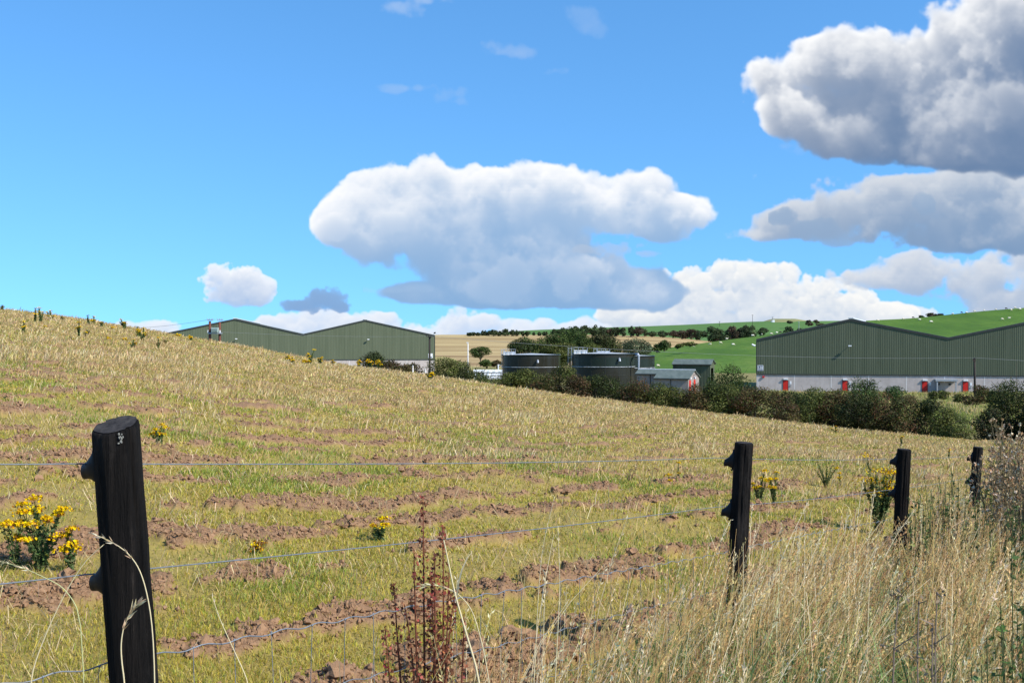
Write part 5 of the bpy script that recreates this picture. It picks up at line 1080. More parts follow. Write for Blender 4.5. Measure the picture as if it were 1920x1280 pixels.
def make_sky_clouds(CW=1500, x0=-360., y0=-420., w=2640., h=1110.):
    sc = CW/w; CH = int(h*sc)
    out = np.zeros((CH, CW, 3), np.float32); al = np.zeros((CH, CW), np.float32)
    def put(box, step, *a, opac=1.0, **kw):
        nonlocal out, al
        rgb, alpha = cloud_layer(box, step, *a, **kw)
        alpha = alpha*opac
        px = x0+(np.arange(CW)+.5)/sc; py = y0+(np.arange(CH)+.5)/sc
        fx = (px-box[0])/step-.5; fy = (py-box[1])/step-.5
        ix = np.nonzero((fx >= 0) & (fx < rgb.shape[1]-1))[0]; iy = np.nonzero((fy >= 0) & (fy < rgb.shape[0]-1))[0]
        if not len(ix) or not len(iy): return
        def samp(A):
            gx = fx[ix]; gy = fy[iy]; jx = gx.astype(int); jy = gy.astype(int); tx = gx-jx; ty = gy-jy
            if A.ndim == 3: tx = tx[None, :, None]; ty = ty[:, None, None]
            else: tx = tx[None, :]; ty = ty[:, None]
            r0 = A[jy][:, jx]*(1-tx)+A[jy][:, jx+1]*tx
            r1 = A[jy+1][:, jx]*(1-tx)+A[jy+1][:, jx+1]*tx
            return r0*(1-ty)+r1*ty
        R = samp(rgb); Al = samp(alpha)
        sl = (slice(iy[0], iy[-1]+1), slice(ix[0], ix[-1]+1))
        o, a0 = out[sl], al[sl]
        na = Al+a0*(1-Al)
        o[:] = (R*Al[..., None]+o*(a0*(1-Al))[..., None])/np.maximum(na, 1e-5)[..., None]
        al[sl] = na
        # bank along the horizon
    rs = np.random.default_rng(5)
    bl = []
    for x in np.arange(-340, 2300, 38):
        t = 606-22*np.sin(x*.011+1)-16*np.sin(x*.027)
        if x < 120: t = 615-6*np.sin(x*.05)
        if 760 < x < 1180: t = 600-8*np.sin(x*.03)
        r = rs.uniform(22, 46)
        bl.append((x+rs.uniform(-14, 14), t+r*.5+rs.uniform(-6, 16), r*1.25, r*.75, rs.uniform(-.3, .3)))
    for x in np.arange(-340, 2300, 60): bl.append((x, 668, 75, 34))
    put((-340, 520, 2300, 690), 1.7, bl, 90, 58, 11, amp=.8, ext=.035, edge=1.5, lit=(.84, .87, .92), dark=(.42, .57, .82), k=.06, amb=.0, billow=.25)
    # bright cumulus bank right of centre
    bl = [(1250, 565, 80, 45), (1310, 550, 80, 45), (1385, 545, 90, 52), (1480, 575, 120, 50), (1330, 580, 120, 50), (1450, 540, 70, 45), (1520, 560, 80, 45), (1590, 575, 60, 32), (1400, 590, 200, 40), (1180, 590, 60, 40),
          (1680, 588, 55, 20), (1560, 600, 160, 30), (1220, 600, 80, 40)]
    put((1080, 460, 1800, 670), 1.7, bl, 120, 62, 21, amp=.85, ext=.04, edge=1.8, lit=(.95, .94, .91), dark=(.42, .54, .72), k=.045, amb=.0, macro=80, billow=.4, sun=(-.1, .9, .6))
    # dark scrap by the horizon left of centre
    put((510, 510, 680, 610), 1.1, [(605, 562, 42, 24), (565, 571, 36, 13), (637, 574, 24, 13)], 50, 30, 33, amp=.5, ext=.05, edge=1.6, lit=(.24, .40, .66), dark=(.15, .30, .57), opac=1.0)
    # small round cumulus
    put((350, 470, 540, 600), 1.0, [(415, 530, 42, 32), (455, 538, 54, 32), (440, 520, 38, 28), (488, 546, 28, 26), (430, 545, 44, 22)], 60, 46, 44, amp=.62, macro=38, ext=.05, edge=1.6, lit=(.94, .95, .97), dark=(.36, .50, .74), k=.07, amb=.0, sun=(-.1, .95, .5))
    # large central cloud
    bl = [(640, 412, 66, 40, -.2), (700, 395, 95, 60), (780, 400, 130, 80), (735, 425, 95, 48, -.1), (800, 372, 95, 74), (850, 410, 120, 80), (905, 362, 90, 62), (960, 400, 130, 88), (1010, 352, 90, 48, .2), (1060, 395, 130, 72), (1140, 385, 120, 66), (1215, 380, 100, 58), (1280, 388, 55, 38),
          (1180, 425, 110, 30), (1020, 455, 130, 70), (930, 475, 100, 62), (870, 500, 75, 52), (905, 535, 95, 42, -.1), (1000, 520, 120, 52, -.3), (1100, 520, 120, 54, -.3), (1180, 540, 80, 44), (800, 548, 80, 20, .1), (1020, 556, 200, 26), (1230, 555, 60, 34)]
    put((530, 240, 1420, 640), 1.6, bl, 220, 150, 53, amp=.95, ext=.026, edge=1.0, fine=.45, lit=(.98, .98, .99), dark=(.22, .40, .66), k=.030, amb=.0, base=566, gain=.50, billow=.3, macro=75, sun=(-.25, .9, .22))
    # scraps over it
    put((1050, 430, 1260, 510), 1.4, [(1095, 462, 20, 12), (1150, 468, 50, 13), (1210, 474, 26, 7)], 30, 34, 63, amp=.8, ext=.03, edge=1.3, lit=(.45, .54, .68), dark=(.36, .47, .65), opac=.8)
    # lower right
    bl = [(1640, 520, 80, 26), (1740, 510, 110, 34), (1850, 515, 130, 48), (1960, 520, 120, 60), (2080, 520, 120, 60), (1900, 560, 90, 30), (1860, 585, 50, 14), (2200, 530, 110, 50)]
    put((1520, 430, 2290, 620), 1.7, bl, 130, 70, 71, amp=.85, ext=.026, edge=.85, fine=.4, lit=(.72, .75, .80), dark=(.33, .44, .62), k=.05, amb=.0, macro=50)
    # middle right
    bl = [(1400, 440, 70, 20), (1480, 415, 90, 34), (1560, 395, 100, 56), (1660, 400, 120, 66), (1780, 400, 130, 68), (1900, 410, 130, 74), (2020, 410, 130, 70), (1850, 450, 120, 26), (2150, 410, 130, 70), (1700, 350, 90, 30), (1830, 345, 120, 34), (1960, 350, 120, 40)]
    put((1290, 300, 2290, 510), 1.8, bl, 180, 100, 87, amp=.85, ext=.026, edge=.85, fine=.4, lit=(.66, .70, .76), dark=(.18, .30, .49), k=.035, amb=.0, base=455, macro=70, sun=(-.2, .9, .12))
    put((1440, 360, 1620, 480), 1.4, [(1520, 430, 50, 24), (1570, 446, 44, 15), (1470, 406, 30, 18)], 50, 38, 91, amp=.6, ext=.035, edge=1.3, lit=(.28, .40, .58), dark=(.22, .34, .53), opac=.9)
    put((1700, 350, 1770, 420), 1.3, [(1734, 382, 24, 22)], 34, 26, 93, amp=.45, ext=.04, edge=1.3, lit=(.26, .39, .58), dark=(.22, .34, .53), opac=.65)
    # large upper right cloud
    bl = [(1455, 170, 90, 66), (1530, 125, 80, 60), (1520, 190, 90, 60), (1640, 190, 140, 90), (1590, 130, 90, 70), (1690, 150, 110, 90), (1800, 110, 120, 100), (1900, 60, 120, 110), (2000, 40, 140, 120), (1500, 215, 70, 45), (1600, 230, 120, 60), (1740, 240, 150, 75), (1900, 220, 160, 110),
          (2080, 180, 160, 130), (1800, 290, 170, 50), (1960, 290, 160, 50), (2150, 60, 150, 130), (2180, 270, 130, 60)]
    put((1330, -180, 2290, 400), 1.9, bl, 260, 170, 105, amp=.95, ext=.024, edge=1.0, fine=.42, lit=(1.0, 1.0, 1.0), dark=(.13, .215, .37), k=.040, amb=.0, base=305, gain=.50, billow=.25, macro=95, sun=(-.45, .85, .10))
    # wisps in the blue
    put((690, 130, 920, 220), 1.6, [(830, 176, 50, 18), (770, 166, 60, 9), (860, 190, 24, 10)], 40, 60, 111, amp=1.0, ext=.010, edge=.4, lit=(.50, .62, .80), dark=(.40, .55, .80), opac=.75)
    put((700, -30, 860, 60), 1.6, [(765, 14, 44, 18), (800, 2, 40, 10)], 40, 60, 121, amp=.9, ext=.011, edge=.4, lit=(.60, .70, .86), dark=(.45, .6, .85), opac=.8)
    put((880, 50, 1020, 130), 1.6, [(950, 95, 46, 18)], 40, 50, 131, amp=1.0, ext=.010, edge=.4, lit=(.5, .62, .82), dark=(.42, .56, .82), opac=.7)
    put((1040, -20, 1160, 90), 1.6, [(1100, 35, 34, 34), (1090, 20, 40, 20)], 40, 50, 141, amp=1.0, ext=.008, edge=.4, lit=(.45, .6, .84), dark=(.42, .56, .82), opac=.65)
    put((1000, 115, 1090, 150), 1.4, [(1045, 133, 24, 7)], 20, 30, 151, amp=.9, ext=.009, edge=.4, lit=(.45, .6, .84), dark=(.42, .56, .82), opac=.6)
    put((1440, 240, 1560, 310), 1.4, [(1490, 276, 26, 12)], 20, 30, 161, amp=.9, ext=.010, edge=.4, lit=(.5, .6, .78), dark=(.45, .56, .75), opac=.7)
    put((680, 520, 860, 570), 1.4, [(720, 543, 70, 6), (800, 540, 50, 8)], 20, 36, 171, amp=.8, ext=.010, edge=.4, lit=(.45, .6, .8), dark=(.38, .55, .78), opac=.7)
    return out, al

# ------------------------------------------------------------------ shrubs and trees
def make_blobs(c, rx, ry, rz, k, sub=(.28, .5), main=.74):
    B = [(*c, rx*main, ry*main, rz*main)]
    for _ in range(k):
        v = rdir(1, .25)[0]; s = RNG.uniform(*sub); B.append((c[0]+v[0]*rx*(1-s*.75), c[1]+v[1]*ry*(1-s*.75), c[2]+v[2]*rz*(1-s*.75), rx*s*1.05, ry*s*1.05, rz*s*.95))
    return np.array(B)
def crown(mb, B, n, size, cols, wts=None, asp=.6, thick=.2, tint=.22, spray=0, jit=.2):
    if wts is not None and len(wts) != len(cols): wts = None
    area = (B[:, 3]*B[:, 5]); area[0] *= .7; i = RNG.choice(len(B), n, p=area/area.sum()); v = rdir(n)
    r = 1-np.abs(RNG.normal(0, thick, n)); c = B[i, :3]+v*B[i, 3:]*r[:, None]
    nr = v/B[i, 3:]; nr /= np.linalg.norm(nr, axis=1)[:, None]; nr = nr*.9+rdir(n)*.75+[0, 0, .2]
    bt = np.exp(RNG.normal(0, tint, (len(B), 1)))
    bc = RNG.choice(len(cols), len(B), p=None if wts is None else np.array(wts)/sum(wts))      # clumps lean to one leaf colour
    col = pick(n, cols, wts); same = RNG.random(n) < .55; col[same] = np.array(cols)[bc[i[same]]]*(1+RNG.normal(0, .15, (same.sum(), 1)))
    cards(mb, c, nr, size*RNG.uniform(.6, 1.35, n), asp, col*bt[i], jit)
    if spray:
        k = RNG.choice(len(B), spray); v = rdir(spray, .5); L = RNG.uniform(.15, .45, spray); m = 7
        for q in range(m):
            p = B[k, :3]+v*B[k, 3:]*(1+L*q/m)[:, None]+[0, 0, 0]; cards(mb, p+RNG.normal(0, .3, (spray, 3))*size, rdir(spray), size*.9*(1-.07*q), asp, pick(spray, cols, wts), jit)
HG = [(.066, .076, .018), (.086, .096, .024), (.050, .060, .015), (.105, .108, .030), (.10, .06, .024), (.085, .045, .022)]
HW = [4, 4, 3, 2, 1.2, .8]
def shrub(px, yt, hw, yb, d, label, cols=HG, w=HW, name='hedge_shrub', cat='shrub', group='shrubs of the boundary hedge', dens=1.0, leaf=None, flat=1.0, spray=60, asp=.6):
    b = P(px, yb, d); top = (CY-yt)/F*d; rx = hw/F*d; h = top-b[2]; rz = h*.56; c = np.array([b[0], d, top-rz*.98])
    r = thing(name, label, cat, b, group=group); ls = leaf or max(.05, .00075*d)
    B = make_blobs(c, rx, rx*.9, rz*flat, 20); ar = rx*rz
    low = make_blobs(c-[0, 0, rz*.75], rx*.85, rx*.8, rz*.5, 9)
    mb = MB(); n = int(np.clip(ar/(ls*ls)*9*dens, 500, 8000)); crown(mb, B, n, ls, cols, w, spray=spray, asp=asp); crown(mb, low, n//2, ls, cols, w)
    mb.build('foliage', M['leaf'], r)
    mb = MB()
    for k in range(6): a = RNG.uniform(0, 6.28); mb.tube([b-[0, 0, .2], b+[math.cos(a)*rx*.2, math.sin(a)*rx*.2, h*.3], c+[math.cos(a)*rx*.55, math.sin(a)*rx*.55, rz*RNG.uniform(-.2, .6)]], [max(.035, .0004*d), .03, .012], 5)
    for k in range(14):
        v = rdir(1, .4)[0]; mb.tube([c+v*[rx, rx, rz]*.5, c+v*[rx, rx, rz]*RNG.uniform(1.0, 1.25)], [.02, .006], 3, cap=False)
    mb.build('stems', M['bark'], r); return r
TG = [(.042, .070, .016), (.058, .090, .020), (.075, .108, .024), (.034, .056, .014)]
def tree(px, yt, hw, yb, d, label, cols=TG, w=None, cb=.35, group=None, name='tree', lean=0.0, dens=1.0, n_sub=24, asp=.6, flat=1.0, open_=0.0):
    """crown between yt and a bottom at share cb of the height; trunk stands at yb"""
    b = P(px, yb, d); top = (CY-yt)/F*d; h = top-b[2]; rx = hw/F*d*(1.22 if cb < .2 else 1.1); z0 = b[2]+h*cb-(h*.12 if cb < .1 else 0); rz = (top-z0)/2*1.08; c = np.array([b[0]+lean*rx, d, z0+rz])
    r = thing(name, label, 'tree', b, group=group); ls = max(.10, .00062*d); B = make_blobs(c, rx, rx*.85, rz, n_sub, (.26, .46), .78-open_); mb = MB()
    n = int(np.clip(rx*rz/(ls*ls)*16*dens, 420, 12000)); crown(mb, B, n, ls, cols, w, asp=asp, spray=int(20*dens)); mb.build('crown', M['leaf'], r)
    mb = MB(); tr = max(.012*h, .00035*d)*2.0; j = b+[lean*rx*.3, 0, h*max(cb*.8, .2)]
    mb.tube([b-[0, 0, .5], b+[0, 0, h*cb*.3], j, c], [tr*1.3, tr, tr*.8, tr*.3], 8)
    for q in B[1:9]: mb.tube([j+(q[:3]-j)*.05, j+(q[:3]-j)*.5+[0, 0, h*.03], q[:3]], [tr*.55, tr*.35, tr*.12], 5)
    mb.build('trunk', M['bark'], r); return r
def vegetation():
    dk = [(.034, .048, .013), (.048, .064, .016), (.024, .036, .011), (.062, .072, .02)]
    rd = [(.10, .058, .028), (.125, .07, .034), (.075, .06, .022), (.07, .075, .022), (.09, .085, .026)]
    br = [(.075, .092, .02), (.10, .12, .026), (.058, .072, .018), (.125, .13, .034)]
    mx = [(.075, .085, .022), (.095, .06, .026), (.13, .065, .03), (.058, .066, .018), (.095, .095, .03)]
    y0 = lambda px: float(sil(px))
    L = [(698, 662, 20, 8, 'lone dark round bush on the crest before the left warehouse', dk, None), (730, 678, 16, 7, 'low dark bush right of the lone round one on the crest', mx, None), (752, 684, 18, 7, 'brownish low bush between the two stubby posts', rd, None), (772, 683, 16, 8, 'reddish weedy bush at the left stubby post', rd, None),
         (838, 672, 34, 8, 'broad olive bush right of the dark pole, left end of the hedge', br, None), (886, 688, 24, 7, 'thin open bush in front of the white stack', dk, None), (915, 709, 22, 5, 'tiny low bush under the bent topped mesh fence', br, None),
         (958, 702, 26, 8, 'low hedge bush in front of the left edge of the one hatch tank', br, HW[:4]), (992, 694, 30, 8, 'hedge bush in the middle of the one hatch tank', br, None), (1028, 702, 26, 7, 'hedge bush at the right edge of the one hatch tank', mx, None), (1058, 687, 26, 8, 'tall hedge bush filling the gap between the tanks', br, None),
         (1083, 706, 22, 7, 'red berried hedge bush at the left foot of the middle tank', rd, None), (1122, 705, 30, 8, 'hedge bush before the centre of the middle tank', dk, None), (1158, 712, 26, 7, 'darker hedge bush before the right half of the middle tank', dk, None), (1200, 712, 30, 7, 'rust tinted hedge bush below the galvanised pipe', mx, None),
         (1240, 721, 28, 7, 'olive hedge bush before the left half of the pump house', br, None), (1273, 727, 24, 7, 'hedge bush before the right half of the pump house wall', br, None), (1301, 724, 22, 6, 'red leaved hedge bush hiding the pump house doors', rd, None), (1334, 722, 28, 7, 'hedge bush right of the pump house doors', dk, None),
         (1368, 723, 38, 7, 'olive hedge bush under the leafy dark tree', br, None), (1415, 728, 36, 7, 'wide olive hedge bush at the left corner of the right warehouse', mx, None), (1462, 735, 26, 6, 'small red brown hedge bush below the first red door', rd, None), (1480, 738, 34, 9, 'dark hedge bush right of the red brown one', dk, None),
         (1478, 760, 20, 4, 'low purple brown bush at the very front of the hedge', rd, None), (1522, 731, 38, 8, 'wide olive hedge bush before the wall between the first two red doors', br, None), (1568, 735, 34, 8, 'hedge bush under the second red door', mx, None), (1610, 741, 34, 7, 'dark hedge bush at the foot of the young tree', dk, None),
         (1652, 741, 34, 7, 'rust and green hedge bush right of the young tree', mx, None), (1700, 748, 36, 7, 'large red berried hedge bush before the warehouse wall', mx, None), (1738, 752, 30, 7, 'dark hedge bush towards the right end of the hedge', dk, None), (1770, 765, 24, 5, 'rightmost olive bush of the hedge, above the field corner', br, None)]
    for px, yt, hw, off, lab, cols, w in L:
        shrub(px, yt-3, hw*1.28, y0(px)+10, float(crest(px))+off, lab, cols, w)
    shrub(1618, 707, 34, 790, 84, 'young leafy tree-like bush hiding part of the second red door', [(.05, .085, .024), (.07, .11, .032), (.038, .065, .02)], name='young_tree', cat='tree', group=None, spray=120, dens=.7)
    shrub(1367, 687, 46, 790, 76, 'dense dark green tree between pump house and right warehouse', TG, name='dense_tree', cat='tree', group=None, spray=90)
    shrub(1677, 724, 23, 748, 140, 'round fresh green bush at the warehouse wall between second and third red doors', [(.045, .085, .022), (.06, .105, .03)], group=None)
    g = 'scrub on the rough ground before the right warehouse'
    for px, yt, hw, yb, d, lab, cols in ((1750, 733, 10, 746, 150, 'small dark scrub bush below the porch', br), (1768, 731, 12, 746, 152, 'leafy scrub bush below the right side of the porch', br), (1798, 738, 12, 752, 140, 'yellowish scrub bush below the last red door', br), (1838, 722, 20, 752, 135, 'tall scrub bush right of the dark pole by the warehouse', mx), (1864, 732, 16, 752, 135, 'loose scrub bush between the dark pole and the big dark bush', br), (1815, 742, 14, 756, 128, 'olive scrub bush at the left foot of the dark pole', mx),
                                 (1790, 772, 26, 800, 84, 'pale green scrub clump on the bank right of the hedge', [(.09, .12, .03), (.12, .14, .04)]), (1806, 794, 26, 826, 70, 'yellow green scrub clump at the field corner', [(.11, .14, .035), (.14, .15, .045)]), (1704, 740, 14, 756, 120, 'tan scrub clump right of the round fresh green bush', [(.22, .17, .07), (.14, .12, .045)]), (1545, 737, 18, 748, 130, 'green scrub under the wall between first and second red doors', br)):
        shrub(px, yt, hw, yb, d, lab, cols, None, name='scrub_bush', group=g, spray=30)
    shrub(1905, 698, 50, 835, 54, 'big dark bush at the right border before the warehouse', dk, None, group=None, spray=120); shrub(1858, 765, 38, 835, 53, 'big dark bush in front of the rough bank, left of the one at the border', [(.03, .04, .013), (.05, .045, .018), (.022, .03, .011)], None, group=None, spray=90); shrub(1965, 720, 50, 840, 52, 'big dark bush half beyond the right border', dk, None, group=None)
    # trees beyond
    tree(901, 651, 19, 684, 385, 'lone spreading tree at the foot of the stubble hill', cb=.38, flat=.8, open_=.12, n_sub=26, group=None)
    G = 'trees in the clump behind the tanks'
    for px, yt, hw, yb, d, lab, c in ((985, 637, 24, 684, 330, 'leftmost dark tree of the clump behind the tanks', dk[1:]+TG), (1020, 645, 22, 684, 315, 'low bright tree second from left in the clump behind the tanks', br), (1040, 631, 26, 684, 340, 'tall tree left of the tallest one behind the tanks', TG), (1069, 620, 26, 684, 350, 'tallest tree of the clump behind the tanks', TG),
                                     (1052, 646, 26, 684, 312, 'low bright tree in front of the tallest one', br), (1090, 634, 22, 684, 335, 'tree just right of the tallest one behind the tanks', TG), (1104, 648, 24, 684, 318, 'low tree behind the hatch of the middle tank', br), (1133, 630, 22, 684, 335, 'rightmost dark tree of the clump behind the tanks', dk[1:]+[(.06, .055, .02)])):
        tree(px, yt-1, hw*1.22, yb, d, lab, c, cb=.04, group=G, name='broad_tree', dens=1.3)
    tree(1190, 637, 25, 672, 380, 'grey green willow at the left end of the green pasture', [(.085, .11, .055), (.11, .14, .075), (.065, .085, .042)], cb=.02, name='willow'); 
    g = 'bushes along the upper edge of the pasture'
    for px, yt, hw, yb, d, lab in ((1246, 639, 10, 656, 440, 'upright dark bush at the pasture edge right of the willow'), (1232, 646, 9, 659, 440, 'squat dark bush between the willow and the upright bush'), (1216, 648, 8, 660, 430, 'small bush touching the right side of the willow'), (1294, 641, 12, 648, 470, 'low dome of a bush on the pasture edge before the stubble'), (1275, 645, 7, 650, 460, 'smallest low bush left of the dome shaped one on the pasture edge'), (1270, 648, 4, 652, 460, 'tiny low bush next to a sheep on the pasture edge')):
        tree(px, yt, hw, yb, d, lab, br if 'dome' in lab else TG, cb=.0, group=g, name='hedge_bush')
    dk2 = [(.055, .078, .030), (.072, .094, .038), (.045, .062, .026)]; br2 = [(.095, .062, .040), (.072, .060, .034)]
    g = 'small trees along the top of the stubble hill'
    for px, yt, hw, lab in ((880, 623.6, 5, 'leftmost tiny tree on the stubble skyline'), (888, 622.5, 5, 'second tiny tree from the left on the stubble skyline'), (896, 623.5, 4, 'flattish tiny tree third from the left on the stubble skyline'), (907, 620, 6.5, 'rounded skyline tree left of the pale gap'), (917, 619.5, 6, 'skyline tree beside the rounded one'), (926, 618.5, 7, 'airy skyline tree left of the tallest of the first row'), (936, 621, 5, 'low skyline tree under the airy one'), (947, 617.5, 7.5, 'tallest dome in the left skyline row'), (960, 619, 7, 'skyline tree just right of the tallest dome'), (970, 619.5, 6, 'last tree of the left skyline row'),
                            (980, 621.5, 3.5, 'lone little bush right of the left skyline row'), (989, 621.5, 5, 'dark little bush second in the gap of the skyline'), (1001, 623, 2.5, 'tiniest bush in the gap of the skyline'), (1011, 622, 4, 'round bush third in the gap of the skyline'), (1022, 622, 5, 'wide bush fourth in the gap of the skyline'),
                            (1042, 617.5, 9, 'low dark tree at the left end of the right skyline row'), (1060, 614, 11, 'flat topped tree in the right skyline row'), (1078, 613, 10, 'broad tree behind the tallest clump tree'), (1096, 611.5, 11, 'broad dark skyline tree above the clump'), (1116, 610.5, 9, 'tallest tree of the right skyline row'), (1129, 613, 8, 'round tree right of the tallest of the right skyline row'), (1143, 615.5, 8, 'brownish tree in the right skyline row'), (1154, 614, 8, 'tree with a pointed top in the right skyline row'), (1168, 616, 7, 'low tree before the thin crowned ones on the skyline'),
                            (1184, 611.5, 6, 'thin crowned tree near the right end of the skyline row'), (1197, 613.5, 9, 'dark red brown spreading tree near the right end of the skyline row'), (1209, 618, 6, 'low tree at the right end of the skyline row')):
        d = 800+RNG.uniform(-6, 10); c = br2 if 'brown' in lab else dk2
        tree(px, yt, hw*.92, 629, d, lab, c, cb=.02, group=g, name='skyline_tree', n_sub=12)
    g = 'trees in the hedgerow between stubble and far pasture'
    for px, yt, hw, yb, lab in ((1222, 622, 10, 630, 'first low bush of the far hedgerow'), (1243, 621, 11, 631, 'second low bush of the far hedgerow'), (1262, 620.5, 11, 632, 'low green bush before the dark brown tree of the far hedgerow'), (1279, 620, 11, 634, 'dark brown tree towards the left of the far hedgerow'), (1296, 618, 11, 634, 'dark green dome right of the dark brown tree'), (1312, 620, 10, 636, 'low bright tree in the middle of the far hedgerow'), (1334, 614.5, 14, 638, 'big green dome in the middle of the far hedgerow'), (1357, 617, 12, 640, 'dark blue green tree in the far hedgerow'), (1374, 614, 12, 640, 'copper brown tree of the far hedgerow'), (1388, 618, 9, 638, 'green tree right of the copper brown one'),
                             (1396, 612.5, 12, 637, 'tall spreading tree of the far hedgerow'), (1410, 612, 10, 635, 'tallest tree near the right end of the far hedgerow'), (1424, 615.5, 10, 632, 'wind leaning tree at the right end of the far hedgerow'), (1345, 634, 10, 641, 'low brown thicket at the stubble corner'), (1356, 636, 9, 642, 'low dark thicket beside a sheep'), (1478, 613, 8, 628, 'dark round tree above the left eave of the right warehouse'), (1500, 616, 7, 624, 'low dark bush right of the round tree over the warehouse eave')):
        c = br2 if 'brown' in lab else dk2
        tree(px, yt, hw, yb, 640 if px < 1440 else 560, lab, c, cb=.25 if 'lean' in lab else .02, group=g, name='hedgerow_tree', lean=.5 if 'lean' in lab else 0, n_sub=14)
    g = 'dark shrubs on the right skyline'
    for px, yt, hw, yb, d, lab in ((1747, 587.3, 9, 594, 545, 'left half of the dark low thicket on the right skyline'), (1760, 587, 8, 593, 545, 'right half of the dark low thicket on the right skyline'), (1728, 591, 4, 596, 545, 'tiny shrub left of the thicket on the right skyline'), (1481, 601.5, 4, 606, 1060, 'tiny dark bush on the mound'), (1516, 600.5, 4, 606, 1060, 'tiny dark bush right of the mound'), (1531, 600.5, 5, 606, 1060, 'dark bush on the skyline right of the mound'), (1517, 605, 7, 610, 1050, 'brown bush below the right end of the mound'), (1540, 607, 8, 611, 900, 'brown thicket touching the ridge of the right warehouse')):
        tree(px, yt, hw, yb, d, lab, br2+dk2[:1], cb=0, group=g, name='skyline_shrub', n_sub=10)
    # sparse bushes at the foot of the lone tree
    for px, yt, hw, yb, lab in ((913, 675, 13, 688, 'green bush in the shade of the lone tree'), (932, 676, 9, 688, 'brownish bush between the lone tree and the left tank')):
        tree(px, yt, hw, yb, 370, lab, TG if 'green' in lab else mx, cb=0, group='bushes at the foot of the lone tree', name='hedge_bush', n_sub=10)

